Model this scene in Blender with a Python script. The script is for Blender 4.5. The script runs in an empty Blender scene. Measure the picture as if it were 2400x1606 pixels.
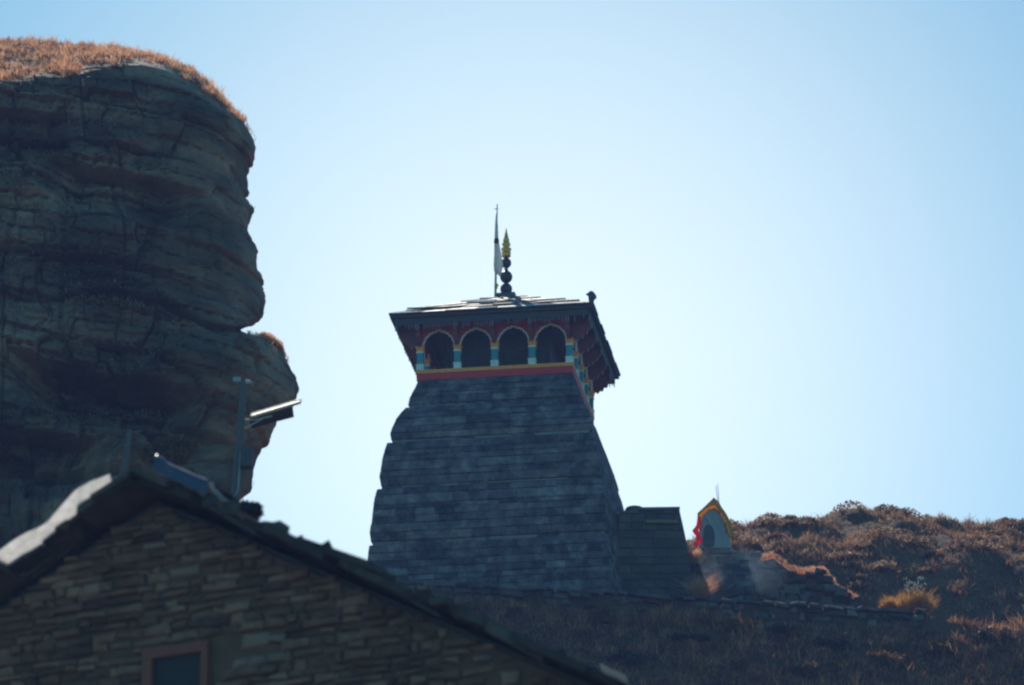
import bpy, math, random
import numpy as np
from mathutils import Vector, Matrix

sc = bpy.context.scene
COL = sc.collection
R = math.radians
rng = random.Random(7)
nrg = np.random.default_rng(11)

# ------------------------------------------------------------------ camera
PITCH = R(21.2)
LENS, SENSOR = 135.0, 23.6
FPX = 2400 * LENS / SENSOR                      # focal length in photograph pixels
cd = bpy.data.cameras.new('camera'); cam = bpy.data.objects.new('camera', cd); COL.objects.link(cam)
cd.lens = LENS; cd.sensor_width = SENSOR; cd.sensor_fit = 'HORIZONTAL'
cd.clip_start = 0.5; cd.clip_end = 6000
cam.rotation_euler = (math.pi / 2 + PITCH, 0, 0)
cd.dof.use_dof = True; cd.dof.focus_distance = 138; cd.dof.aperture_fstop = 1.9
sc.camera = cam

# ------------------------------------------------------------------ sky and sun
SUN_H, SUN_A = R(45), R(-13)                     # elevation; azimuth to the left of straight ahead
world = bpy.data.worlds.new('World'); sc.world = world; world.use_nodes = True
wn = world.node_tree.nodes; wl = world.node_tree.links
bg = wn['Background']; bg.inputs[1].default_value = 0.15
sky = wn.new('ShaderNodeTexSky'); sky.sky_type = 'NISHITA'; sky.sun_disc = False
sky.sun_elevation = SUN_H; sky.sun_rotation = SUN_A
sky.altitude = 3400; sky.air_density = 1.0; sky.dust_density = 1.4; sky.ozone_density = 1.0
tint = wn.new('ShaderNodeMix'); tint.data_type = 'RGBA'; tint.blend_type = 'MULTIPLY'
tint.inputs[0].default_value = 1.0; tint.inputs[7].default_value = (0.36, 0.96, 0.92, 1)
wl.new(sky.outputs[0], tint.inputs[6])
# soft bright glow added to the sky colour round the temple
tc = wn.new('ShaderNodeTexCoord')
dot = wn.new('ShaderNodeVectorMath'); dot.operation = 'DOT_PRODUCT'
ga, ge = R(0.2), PITCH - R(0.6)
dot.inputs[1].default_value = (math.sin(ga) * math.cos(ge), math.cos(ga) * math.cos(ge), math.sin(ge))
wl.new(tc.outputs['Generated'], dot.inputs[0])
ac = wn.new('ShaderNodeMath'); ac.operation = 'ARCCOSINE'; wl.new(dot.outputs['Value'], ac.inputs[0])
sq = wn.new('ShaderNodeMath'); sq.operation = 'POWER'; sq.inputs[1].default_value = 2; wl.new(ac.outputs[0], sq.inputs[0])
mu = wn.new('ShaderNodeMath'); mu.operation = 'MULTIPLY'; mu.inputs[1].default_value = -1 / (2 * R(4.0) ** 2); wl.new(sq.outputs[0], mu.inputs[0])
ex = wn.new('ShaderNodeMath'); ex.operation = 'EXPONENT'; wl.new(mu.outputs[0], ex.inputs[0])
gl = wn.new('ShaderNodeVectorMath'); gl.operation = 'SCALE'; gl.inputs[0].default_value = (5.1, 3.95, 2.5)
wl.new(ex.outputs[0], gl.inputs['Scale'])
ad = wn.new('ShaderNodeVectorMath'); ad.operation = 'ADD'
wl.new(tint.outputs[2], ad.inputs[0]); wl.new(gl.outputs[0], ad.inputs[1])
wl.new(ad.outputs[0], bg.inputs[0])

ld = bpy.data.lights.new('sun', 'SUN'); sun = bpy.data.objects.new('sun', ld); COL.objects.link(sun)
ld.energy = 5.0; ld.angle = R(0.5); ld.color = (1.0, 0.90, 0.77)
sdir = Vector((math.sin(SUN_A) * math.cos(SUN_H), math.cos(SUN_A) * math.cos(SUN_H), math.sin(SUN_H)))
sun.rotation_euler = sdir.to_track_quat('Z', 'Y').to_euler(); sun.location = sdir * 300

sc.view_settings.view_transform = 'Standard'; sc.view_settings.look = 'None'
sc.view_settings.exposure = 0.0; sc.view_settings.gamma = 1.0
sc.cycles.filter_width = 2.3

# ------------------------------------------------------------------ helpers
def ray(x, y):
    c = (x - 1200) / FPX; d = (803 - y) / FPX
    return Vector((c, math.cos(PITCH) - d * math.sin(PITCH), math.sin(PITCH) + d * math.cos(PITCH)))
def at(x, y, Y):
    r = ray(x, y); return r * (Y / r.y)
def pxm(Y): return FPX * math.cos(PITCH) / Y     # photograph pixels per metre at forward distance Y

def hash3(ix, iy, iz, seed):
    h = (ix.astype(np.int64) * 374761393 + iy.astype(np.int64) * 668265263 + iz.astype(np.int64) * 2147483647 + seed * 144665) & 0xffffffff
    h = ((h ^ (h >> 13)) * 1274126177) & 0xffffffff
    h = ((h ^ (h >> 16)) * 2246822519) & 0xffffffff
    return ((h ^ (h >> 15)) & 0xffffff) / float(0xffffff)
def vnoise(x, y, z, seed=0):
    x, y, z = np.broadcast_arrays(np.asarray(x, float), np.asarray(y, float), np.asarray(z, float))
    x0, y0, z0 = np.floor(x), np.floor(y), np.floor(z)
    fx, fy, fz = x - x0, y - y0, z - z0
    fx, fy, fz = [f * f * (3 - 2 * f) for f in (fx, fy, fz)]
    o = 0
    for dx in (0, 1):
        for dy in (0, 1):
            for dz in (0, 1):
                w = (fx if dx else 1 - fx) * (fy if dy else 1 - fy) * (fz if dz else 1 - fz)
                o = o + w * hash3(x0 + dx, y0 + dy, z0 + dz, seed)
    return o * 2 - 1
def fbm(x, y, z, seed=0, o=4):
    s = 0; a = 1.0; t = 0
    for i in range(o):
        s = s + a * vnoise(x * 2 ** i, y * 2 ** i, z * 2 ** i, seed + i * 17); t += a; a *= 0.5
    return s / t
def smooth(a, b, x):
    t = np.clip((x - a) / (b - a), 0, 1); return t * t * (3 - 2 * t)

def mesh(name, v, f, m=None, parent=None, shade=False):
    me = bpy.data.meshes.new(name); me.from_pydata([tuple(p) for p in v], [], f); me.update()
    o = bpy.data.objects.new(name, me); COL.objects.link(o)
    if m: me.materials.append(m)
    if parent: o.parent = parent
    if shade: me.polygons.foreach_set('use_smooth', [True] * len(me.polygons))
    return o
def tag(o, label=None, cat=None, group=None, kind=None):
    if label: o['label'] = label
    if cat: o['category'] = cat
    if group: o['group'] = group
    if kind: o['kind'] = kind
    return o
def thing(name, label, cat, loc=(0, 0, 0), rz=0, group=None):
    o = bpy.data.objects.new(name, None); COL.objects.link(o); o.location = loc; o.rotation_euler = (0, 0, rz)
    o.empty_display_size = 0.2
    return tag(o, label, cat, group)

class MB:
    def __init__(s): s.v = []; s.f = []
    def add(s, v, f):
        n = len(s.v); s.v += [Vector(p) for p in v]; s.f += [[i + n for i in q] for q in f]
    def box(s, a, b, jit=0):
        (x0, y0, z0), (x1, y1, z1) = a, b
        v = [Vector((x, y, z)) for z in (z0, z1) for x, y in ((x0, y0), (x1, y0), (x1, y1), (x0, y1))]
        if jit: v = [p + Vector([rng.uniform(-jit, jit) for _ in range(3)]) for p in v]
        s.add(v, [[3, 2, 1, 0], [4, 5, 6, 7], [0, 1, 5, 4], [1, 2, 6, 5], [2, 3, 7, 6], [3, 0, 4, 7]])
    def stone(s, c4, out, depth, ch=0.02, puff=0.02):
        """c4: outer corners (counter-clockwise seen from outside), out: outward unit vector"""
        c4 = [Vector(p) for p in c4]; out = Vector(out); ce = sum(c4, Vector()) / 4
        ring = c4
        inner = []
        for p in c4:
            d = ce - p; inner.append(p + d * min(0.45, ch * 1.6 / max(d.length, 1e-4)) + out * (puff + rng.uniform(-.3, .3) * puff))
        back = [p - out * depth for p in c4]
        v = inner + ring + back
        f = [[0, 1, 2, 3]]
        for i in range(4):
            j = (i + 1) % 4
            f.append([i, 4 + i, 4 + j, j]); f.append([4 + i, 8 + i, 8 + j, 4 + j])
        f.append([11, 10, 9, 8])
        s.add(v, f)
    def tube(s, pts, radii, n=10, cap=True):
        pts = [Vector(p) for p in pts]
        if not hasattr(radii, '__len__'): radii = [radii] * len(pts)
        rings = []; prev = None
        for i, p in enumerate(pts):
            d = (pts[min(i + 1, len(pts) - 1)] - pts[max(i - 1, 0)]).normalized()
            a = d.orthogonal().normalized() if prev is None else (prev - d * prev.dot(d)).normalized()
            prev = a; b = d.cross(a)
            rings.append([p + (a * math.cos(t) + b * math.sin(t)) * radii[i] for t in [2 * math.pi * k / n for k in range(n)]])
        v = [q for r in rings for q in r]; f = []
        for i in range(len(rings) - 1):
            for k in range(n):
                f.append([i * n + k, i * n + (k + 1) % n, (i + 1) * n + (k + 1) % n, (i + 1) * n + k])
        if cap: f.append(list(range(n))[::-1]); f.append([(len(rings) - 1) * n + k for k in range(n)])
        s.add(v, f)
    def lathe(s, prof, n=20, o=(0, 0, 0)):
        o = Vector(o)
        s.tube_raw([[o + Vector((r * math.cos(2 * math.pi * k / n), r * math.sin(2 * math.pi * k / n), z)) for k in range(n)] for r, z in prof])
    def tube_raw(s, rings):
        n = len(rings[0]); v = [q for r in rings for q in r]; f = []
        for i in range(len(rings) - 1):
            for k in range(n):
                f.append([i * n + k, i * n + (k + 1) % n, (i + 1) * n + (k + 1) % n, (i + 1) * n + k])
        f.append(list(range(n))[::-1]); f.append([(len(rings) - 1) * n + k for k in range(n)])
        s.add(v, f)
    def prism(s, poly, axis_o, ax, ay, thick):
        """poly of (a,b) in plane axis_o + a*ax + b*ay, extruded by vector thick"""
        axis_o, ax, ay, thick = Vector(axis_o), Vector(ax), Vector(ay), Vector(thick); n = len(poly)
        a = [axis_o + ax * p + ay * q for p, q in poly]; b = [p + thick for p in a]
        f = [list(range(n))[::-1], [n + i for i in range(n)]]
        for i in range(n): f.append([i, (i + 1) % n, n + (i + 1) % n, n + i])
        s.add(a + b, f)
    def build(s, name, m=None, parent=None, shade=False): return mesh(name, s.v, s.f, m, parent, shade)

# ------------------------------------------------------------------ materials
def newmat(name):
    m = bpy.data.materials.new(name); m.use_nodes = True
    nt = m.node_tree; return m, nt.nodes, nt.links, nt.nodes['Principled BSDF']
def stone_mat(name, tones, rough=0.85, scale=3.0, island=False, lichen=None, bump=0.35, stretch=(1, 1, 1), spec=0.3, vary=0.5, attr=None, contrast=1.6, rrand=0):
    """tones: list of colours, chosen by piece and modulated by noise"""
    m, n, l, b = newmat(name)
    geo = n.new('ShaderNodeNewGeometry'); mp = n.new('ShaderNodeMapping'); l.new(geo.outputs['Position'], mp.inputs[0]); mp.inputs['Scale'].default_value = stretch
    rnd = geo.outputs['Random Per Island'] if island else n.new('ShaderNodeObjectInfo').outputs['Random']
    nz = n.new('ShaderNodeTexNoise'); nz.inputs['Scale'].default_value = scale; nz.inputs['Detail'].default_value = 8; nz.inputs['Roughness'].default_value = 0.65
    l.new(mp.outputs[0], nz.inputs['Vector'])
    add = n.new('ShaderNodeMath'); add.operation = 'MULTIPLY_ADD'; add.inputs[1].default_value = contrast; l.new(nz.outputs['Fac'], add.inputs[0])
    mr = n.new('ShaderNodeMath'); mr.operation = 'MULTIPLY_ADD'; mr.inputs[1].default_value = vary; mr.inputs[2].default_value = .5 - contrast / 2 - vary / 2; l.new(rnd, mr.inputs[0])
    if attr:
        at_ = n.new('ShaderNodeAttribute'); at_.attribute_name = attr; l.new(at_.outputs['Fac'], mr.inputs[0])
    l.new(mr.outputs[0], add.inputs[2])
    cr = n.new('ShaderNodeValToRGB'); els = cr.color_ramp.elements
    while len(els) < len(tones): els.new(0.5)
    for i, t in enumerate(tones): els[i].position = i / (len(tones) - 1); els[i].color = (*t, 1)
    l.new(add.outputs[0], cr.inputs[0]); last = cr.outputs[0]
    if lichen:
        n2 = n.new('ShaderNodeTexNoise'); n2.inputs['Scale'].default_value = lichen[1]; n2.inputs['Detail'].default_value = 6; n2.inputs['Roughness'].default_value = 0.7
        l.new(mp.outputs[0], n2.inputs['Vector'])
        c2 = n.new('ShaderNodeValToRGB'); c2.color_ramp.elements[0].position = lichen[2]; c2.color_ramp.elements[1].position = lichen[2] + 0.09; l.new(n2.outputs['Fac'], c2.inputs[0])
        mx = n.new('ShaderNodeMix'); mx.data_type = 'RGBA'; l.new(c2.outputs[0], mx.inputs[0]); l.new(last, mx.inputs[6]); mx.inputs[7].default_value = (*lichen[0], 1); last = mx.outputs[2]
    l.new(last, b.inputs['Base Color']); b.inputs['Roughness'].default_value = rough; b.inputs['Specular IOR Level'].default_value = spec
    if rrand:
        rr_ = n.new('ShaderNodeMath'); rr_.operation = 'MULTIPLY_ADD'; rr_.inputs[1].default_value = rrand; rr_.inputs[2].default_value = rough - rrand / 2; l.new(rnd, rr_.inputs[0]); l.new(rr_.outputs[0], b.inputs['Roughness'])
    if bump:
        n3 = n.new('ShaderNodeTexNoise'); n3.inputs['Scale'].default_value = scale * 4; n3.inputs['Detail'].default_value = 9; l.new(mp.outputs[0], n3.inputs['Vector'])
        bp = n.new('ShaderNodeBump'); bp.inputs['Strength'].default_value = bump; bp.inputs['Distance'].default_value = 0.05; l.new(n3.outputs['Fac'], bp.inputs['Height']); l.new(bp.outputs[0], b.inputs['Normal'])
    return m
def paint_mat(name, c, rough=0.6, wear=0.35, scale=9):
    d = tuple(x * (1 - wear) + 0.06 * wear for x in c)
    return stone_mat(name, [d, c, c], rough=rough, scale=scale, bump=0.15, spec=0.35, vary=0.25)
def leaf_mat(name, tones, trans=0.5, rough=0.6):
    m, n, l, b = newmat(name)
    geo = n.new('ShaderNodeNewGeometry')
    nz = n.new('ShaderNodeTexNoise'); nz.inputs['Scale'].default_value = 1.9; nz.inputs['Detail'].default_value = 5; l.new(geo.outputs['Position'], nz.inputs['Vector'])
    a = n.new('ShaderNodeMath'); a.operation = 'MULTIPLY_ADD'; a.inputs[1].default_value = 1.5; a.inputs[2].default_value = -0.55; l.new(nz.outputs['Fac'], a.inputs[0])
    a2 = n.new('ShaderNodeMath'); a2.operation = 'MULTIPLY_ADD'; a2.inputs[1].default_value = 0.6; l.new(geo.outputs['Random Per Island'], a2.inputs[0]); l.new(a.outputs[0], a2.inputs[2])
    cr = n.new('ShaderNodeValToRGB'); els = cr.color_ramp.elements
    while len(els) < len(tones): els.new(0.5)
    for i, t in enumerate(tones): els[i].position = i / (len(tones) - 1); els[i].color = (*t, 1)
    l.new(a2.outputs[0], cr.inputs[0])
    l.new(cr.outputs[0], b.inputs['Base Color']); b.inputs['Roughness'].default_value = rough; b.inputs['Specular IOR Level'].default_value = 0.2
    tr = n.new('ShaderNodeBsdfTranslucent'); l.new(cr.outputs[0], tr.inputs['Color'])
    mx = n.new('ShaderNodeMixShader'); mx.inputs[0].default_value = trans; l.new(b.outputs[0], mx.inputs[1]); l.new(tr.outputs[0], mx.inputs[2])
    l.new(mx.outputs[0], n['Material Output'].inputs['Surface'])
    return m
def plain_mat(name, c, rough=0.5, metal=0.0, trans=0.0):
    m, n, l, b = newmat(name)
    geo = n.new('ShaderNodeNewGeometry'); nz = n.new('ShaderNodeTexNoise'); nz.inputs['Scale'].default_value = 14; nz.inputs['Detail'].default_value = 5; l.new(geo.outputs['Position'], nz.inputs['Vector'])
    mx = n.new('ShaderNodeMix'); mx.data_type = 'RGBA'; l.new(nz.outputs['Fac'], mx.inputs[0]); mx.inputs[6].default_value = (*[x * .7 for x in c], 1); mx.inputs[7].default_value = (*[min(1, x * 1.25) for x in c], 1)
    l.new(mx.outputs[2], b.inputs['Base Color']); b.inputs['Roughness'].default_value = rough; b.inputs['Metallic'].default_value = metal
    if trans:
        tr = n.new('ShaderNodeBsdfTranslucent'); l.new(mx.outputs[2], tr.inputs['Color'])
        ms = n.new('ShaderNodeMixShader'); ms.inputs[0].default_value = trans; l.new(b.outputs[0], ms.inputs[1]); l.new(tr.outputs[0], ms.inputs[2]); l.new(ms.outputs[0], n['Material Output'].inputs['Surface'])
    return m

M_block = stone_mat('temple_stone', [(.009, .011, .017), (.034, .039, .055), (.085, .088, .104), (.155, .15, .16), (.25, .24, .25)], scale=3.2, lichen=((.31, .34, .36), 7.0, .655), bump=.9, vary=.40, contrast=2.0)
M_blockj = stone_mat('temple_stone_joined', [(.009, .011, .017), (.034, .039, .055), (.085, .088, .104), (.155, .15, .16), (.25, .24, .25)], scale=3.2, island=True, lichen=((.31, .34, .36), 7.0, .655), bump=.9, vary=.40, contrast=2.0)
M_band = stone_mat('pale_band_stone', [(.10, .095, .095), (.20, .185, .18), (.30, .275, .265)], scale=3, bump=.6)
M_core = stone_mat('wall_core', [(.03, .032, .035), (.07, .07, .07)], scale=2)
M_hall = stone_mat('hall_stone', [(.03, .033, .036), (.06, .062, .062), (.11, .105, .10)], scale=1.6, bump=.5)
M_house = stone_mat('house_stone', [(.07, .038, .027), (.125, .068, .047), (.175, .097, .068), (.27, .16, .115)], scale=3.5, bump=.7, vary=.8)
M_housej = stone_mat('house_stone_joined', [(.07, .038, .027), (.125, .068, .047), (.175, .097, .068), (.27, .16, .115)], scale=3.5, island=True, bump=.7, vary=.8)
M_pale = stone_mat('pale_stone', [(.17, .112, .085), (.27, .185, .145)], scale=4)
M_mortar = stone_mat('mud_mortar', [(.09, .05, .034), (.18, .10, .066)], scale=4)
M_wall = stone_mat('dry_wall_stone', [(.018, .018, .018), (.05, .048, .045), (.09, .082, .075), (.18, .155, .135)], scale=2.2, bump=.5, vary=.7)
M_slate = stone_mat('slate', [(.022, .024, .028), (.05, .05, .053), (.11, .106, .10)], scale=3, rough=.36, spec=.6, rrand=.36, bump=.25, vary=.6)
M_hslate = stone_mat('house_slate', [(.022, .019, .018), (.05, .043, .039), (.10, .085, .075)], scale=3, rough=.75, spec=.2, bump=.4, vary=.6)
M_slatej = stone_mat('slate_joined', [(.022, .024, .028), (.05, .05, .053), (.11, .106, .10)], scale=3, rough=.36, spec=.6, rrand=.36, island=True, bump=.25, vary=.6)
M_cliff = stone_mat('cliff_rock', [(.012, .010, .009), (.038, .028, .022), (.11, .077, .056), (.25, .18, .135), (.42, .31, .24)], scale=.36, lichen=((.17, .095, .05), .8, .66), bump=.7, stretch=(1, 1, 1.9), vary=.5, attr='tone', contrast=1.9)
M_wood = paint_mat('dark_wood', (.055, .05, .055), .7)
M_pend = paint_mat('weathered_wood', (.20, .21, .24), .7)
M_red = paint_mat('red_paint', (.58, .035, .03), .55)
M_red2 = paint_mat('carved_red_paint', (.20, .035, .035), .55)
M_yel = paint_mat('yellow_paint', (.92, .31, .05), .55)
M_teal = paint_mat('teal_paint', (.03, .25, .31), .5)
M_white = paint_mat('white_paint', (.72, .71, .69), .6)
M_outl = paint_mat('arch_outline_paint', (.80, .74, .74), .6)
M_brass = plain_mat('brass', (1.0, .43, .11), .5, 1.0)
M_copper = plain_mat('tarnished_copper', (.06, .05, .06), .45, .6)
M_flag = plain_mat('white_cloth', (.72, .70, .70), .8, 0, .45)
M_maroon = plain_mat('maroon_cloth', (.12, .01, .035), .8)
M_mari = plain_mat('marigold', (.85, .55, .06), .6, 0, .3)
M_redcl = plain_mat('red_cloth', (.80, .02, .05), .7, 0, .55)
M_blue = plain_mat('blue_plastic', (.02, .045, .10), .4)
M_sheet = plain_mat('pale_plastic', (.86, .82, .80), .3, 0, .7)
M_metal = plain_mat('galvanised_steel', (.30, .30, .30), .45, .6)
M_panel = plain_mat('panel_back', (.012, .012, .014), .8)
M_sunframe = plain_mat('sunlit_frame', (.80, .66, .54), .4, 0)  # warm sunlit tint is put into the frame's colour
M_pole = paint_mat('grey_pole', (.085, .08, .078), .7)
M_frame = paint_mat('brown_frame', (.20, .06, .035), .6)
M_opening = plain_mat('dark_opening', (.008, .008, .009), .6)
M_plast = paint_mat('shrine_plaster', (.30, .31, .34), .8)
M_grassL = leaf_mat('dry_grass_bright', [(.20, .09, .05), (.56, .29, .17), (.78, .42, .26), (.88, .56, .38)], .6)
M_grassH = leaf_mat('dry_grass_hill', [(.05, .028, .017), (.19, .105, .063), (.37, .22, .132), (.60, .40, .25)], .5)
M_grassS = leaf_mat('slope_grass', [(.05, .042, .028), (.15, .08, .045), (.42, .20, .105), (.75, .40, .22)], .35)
M_grassO = leaf_mat('orange_grass', [(.30, .13, .03), (.55, .27, .07), (.65, .38, .12)], .5)
M_bush = leaf_mat('brown_bracken', [(.06, .04, .02), (.16, .09, .03), (.24, .14, .05)], .4)
M_dark = leaf_mat('dark_leaves', [(.015, .02, .015), (.03, .04, .03), (.06, .07, .05)], .3)
M_green = leaf_mat('green_leaves', [(.05, .09, .02), (.14, .20, .05)], .4)
M_twig = paint_mat('twig', (.07, .05, .035), .8)
M_bloom = plain_mat('white_bloom', (.70, .70, .66), .7, 0, .4)
M_meadow = stone_mat('dry_meadow', [(.13, .08, .04), (.24, .155, .08), (.34, .23, .12)], scale=.4, rough=.95, bump=.3, vary=0, spec=.1)  # out-of-view valley ground; dry grass tan chosen to bounce warm light uphill
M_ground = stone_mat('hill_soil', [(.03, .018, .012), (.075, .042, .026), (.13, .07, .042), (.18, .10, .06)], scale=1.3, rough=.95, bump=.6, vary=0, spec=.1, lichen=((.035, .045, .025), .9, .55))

# ------------------------------------------------------------------ terrain
TZ = 42.36                                        # terrace height at the temple
XS = np.unique(np.concatenate([np.linspace(-300, -20, 18), np.linspace(-20, -2, 60), np.linspace(-2, 16, 190), np.linspace(16, 30, 30), np.linspace(30, 300, 18)]))
YS = np.unique(np.concatenate([np.linspace(-120, 0, 10), np.linspace(0, 118, 70), np.linspace(118, 150, 270), np.linspace(150, 175, 40), np.linspace(175, 480, 24)]))
PROF = [(-120, -45), (0, -1.6), (30, 6.5), (45, 11.5), (55, 14.2), (66, 17.0), (80, 23.0), (96, 30.2), (108, 33.0), (116, 35.0), (121, 37.2), (123, 39.0), (125.2, 41.15), (126.1, 41.86)]
CREST = [(px_, py_ + 12) for px_, py_ in [(1560, 1300), (1600, 1235), (1640, 1228), (1720, 1222), (1760, 1214), (1820, 1211), (1880, 1207), (1905, 1196), (1930, 1184), (1960, 1180), (2020, 1181), (2060, 1192), (2085, 1205), (2110, 1213), (2160, 1209), (2200, 1208), (2260, 1218), (2330, 1226), (2400, 1224), (2600, 1230), (3200, 1270)]]
YC = 146.0
WL = [(845, 1358), (930, 1360), (1200, 1374), (1450, 1388), (1640, 1403), (1850, 1414), (2000, 1424), (2160, 1432)]   # top of the terrace wall
RY = 126.15
_wx = [at(a, b, RY).x for a, b in WL]; _wz = [at(a, b, RY).z for a, b in WL]
crx = np.array([at(p, q, YC).x for p, q in CREST]); cre = np.array([(lambda r: r.z / r.y)(ray(p, q)) for p, q in CREST])
def base_z(x, y):
    p = np.interp(y, [a for a, _ in PROF], [b for _, b in PROF])
    p = p + (np.interp(x, _wx, _wz) - 42.42) * smooth(121, 126, y) * (y < 130)
    ramp = smooth(8.6, 11.5, x)
    ter = np.interp(x, _wx, _wz) - .06 + 0.10 * np.clip(y - 127, 0, 6) * ramp - np.interp(x, _wx, _wz - np.array(TZ)) * smooth(131, 134, y)
    st = np.where(y > 126.15, 1.0, 0.0) * (1 - ramp) + ramp * smooth(125, 129, y)
    z = p * (1 - st) + ter * st
    back = np.interp(y, [134, 140, 150, 175, 300, 480], [0, -1.2, -4, -14, -70, -150])
    z = z + np.where(y > 134, back, 0)
    return z
def hill_shape(y):
    t = np.clip((y - 130.5) / (YC - 130.5), 0, 1.0)
    s = 1 - (1 - t) ** 3.3
    fall = np.clip((y - YC) / 40, 0, 3)
    return s - 0.5 * fall ** 2 * (fall < 3) - np.where(fall >= 3, 4.5, 0)
def bumps(x, y):
    b = 0.42 * fbm(x * .42, y * .36, 0 * x, 5, 3) + 0.30 * fbm(x * 1.1, y * .9, 0 * x + 3, 8, 3) + .05 * vnoise(x * 4, y * 4, 0 * x, 9)
    return b
_xs = np.linspace(2.0, 40, 120); _ys = np.linspace(131, 150, 120)
_X, _Y = np.meshgrid(_xs, _ys, indexing='ij'); _B = base_z(_X, _Y) * 0 + TZ; _S = hill_shape(_Y); _bm = bumps(_X, _Y) * smooth(130.5, 134, _Y)
_t = np.interp(_xs, crx, cre); lo = np.zeros(len(_xs)); hi = np.full(len(_xs), 25.0)
for _ in range(40):
    mid = (lo + hi) / 2; e_ = ((_B + _S * mid[:, None] + _bm) / _Y).max(1); big = e_ > _t
    hi = np.where(big, mid, hi); lo = np.where(big, lo, mid)
AMP = np.convolve(np.pad(hi, 2, 'edge'), np.ones(5) / 5, 'valid')
AMP_SM = np.convolve(np.pad(hi, 12, 'edge'), np.ones(25) / 25, 'valid')
def terr(x, y):
    x = np.asarray(x, float); y = np.asarray(y, float)
    a = np.interp(x, _xs, AMP) * smooth(2.2, 4.2, x)
    hz = TZ + hill_shape(y) * a + bumps(x, y) * smooth(130.5, 134, y)
    b = base_z(x, y)
    mh = smooth(2.0, 3.6, x) * smooth(129.5, 131.5, y)
    z = b * (1 - mh) + np.maximum(hz, b - 8) * mh
    # rough ground on the slopes, not on the terrace
    rough = (1 - smooth(126, 126.2, y) * (1 - smooth(9, 11, x))) * smooth(100, 120, y) + smooth(-10, 20, y) * .0
    z = z + rough * (1 - mh) * (.30 * fbm(x * .5, y * .5, 0 * x, 31, 4) + .08 * fbm(x * 2, y * 2, 0 * x, 33, 2))
    return z
GX, GY = np.meshgrid(XS, YS, indexing='ij'); GZ = terr(GX, GY)
nx, ny = GX.shape
idx = np.arange(nx * ny).reshape(nx, ny)
quads = np.stack([idx[:-1, :-1], idx[1:, :-1], idx[1:, 1:], idx[:-1, 1:]], -1).reshape(-1, 4)
me = bpy.data.meshes.new('ground'); me.from_pydata(np.stack([GX, GY, GZ], -1).reshape(-1, 3).tolist(), [], quads.tolist()); me.update()
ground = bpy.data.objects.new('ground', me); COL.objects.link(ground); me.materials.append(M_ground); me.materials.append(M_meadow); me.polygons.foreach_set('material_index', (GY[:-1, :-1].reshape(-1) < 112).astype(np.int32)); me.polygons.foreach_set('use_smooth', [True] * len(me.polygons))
tag(ground, 'steep mountain hillside of dark soil and dry grass', 'hillside', kind='structure')

# ------------------------------------------------------------------ cliff
SIL = [(-260, 78), (0, 88), (110, 95), (200, 97), (265, 101), (310, 107), (370, 130), (400, 141), (430, 166), (470, 190), (496, 211), (535, 245), (571, 282), (594, 342), (588, 370), (582, 415), (588, 446), (582, 464), (594, 491), (586, 513), (584, 538), (596, 565), (608, 591), (602, 631), (614, 655), (622, 672), (628, 708), (620, 745), (603, 763), (580, 768), (574, 774), (588, 780), (634, 787), (659, 807), (671, 845), (690, 886), (696, 915), (690, 944), (672, 965), (642, 985), (632, 1012), (622, 1039), (613, 1056), (606, 1080), (603, 1102), (601, 1130), (591, 1153), (568, 1164), (557, 1193), (545, 1240), (540, 1330), (560, 1450), (600, 1700)]
CY0, YB = 100.0, 112.0
YS_ = CY0 + 2.0                                   # the outline is where the rock turns away, 2 m behind its face
sil = [at(x, y, YS_ + 1.75 * float(smooth(235, 100, np.array(y)))) for x, y in SIL]
sz = np.array([p.z for p in sil])[::-1]; sx = np.array([p.x for p in sil])[::-1]
NL, NA, NBK = 360, 70, 40
zl = np.concatenate([np.linspace(sz[0], sz[6], 30, endpoint=False), np.linspace(sz[6], sz[-1], NL - 30)])
zl = np.sort(np.concatenate([zl, np.linspace(sz[-9], sz[-1], 50)])); NL = len(zl)
xr = np.interp(zl, sz, sx); ztop = sz[-1]
rows = []
zc1 = at(0, 205, 100).z
CE = [(-400, 215), (60, 205), (170, 190), (215, 168), (270, 152), (340, 150), (400, 165), (440, 185), (520, 230)]
cex = [at(a, b, 100).x for a, b in CE]; cez = [at(a, b, 100).z for a, b in CE]
NF = 460
for i, z in enumerate(zl):
    k = max(0, (z - zc1) / (ztop - zc1)); yf = CY0 + 4.3 * k ** 1.12
    Rr = 1.9; xe = xr[i]; xl = -17.0; xm = min(-10.2, xe - Rr - 1.0)
    kf = 0
    fx = np.concatenate([np.linspace(xl, xm, 60, endpoint=False), np.linspace(xm, xe - Rr, NF - 60, endpoint=False)]); zc_ = np.interp(fx, cex, cez); kf = np.clip((z - zc_) / (ztop + .15 - zc_), 0, 1); fy = CY0 + 4.3 * kf ** 1.12; k = kf[-1]; yf = fy[-1]
    an = np.linspace(0, math.pi / 2, NA, endpoint=False); dq = 2.0 - 1.5 * k
    ax_ = xe - Rr + Rr * np.sin(an) ** .85; ay_ = yf + dq * (1 - np.cos(an))
    # bedding dips towards the valley, so the outline's ledges follow the dip
    xs2 = np.interp(z - .40 * (ay_ - YS_) * (1 - min(1, k * 3)), sz, sx); ax_ = ax_ + (xs2 - xe) * np.sin(an) * (1 - min(1, k * 3))
    ub = np.linspace(0, 1, NBK); bx_ = xe - (xe - xl) * ub ** 1.05; by_ = yf + dq + (YB - yf - dq) * ub ** .95
    rows.append(np.stack([np.concatenate([fx, ax_, bx_]), np.concatenate([fy, ay_, by_]), np.full(NF + NA + NBK, z)], -1))
P = np.array(rows); MC = P.shape[1]
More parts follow.
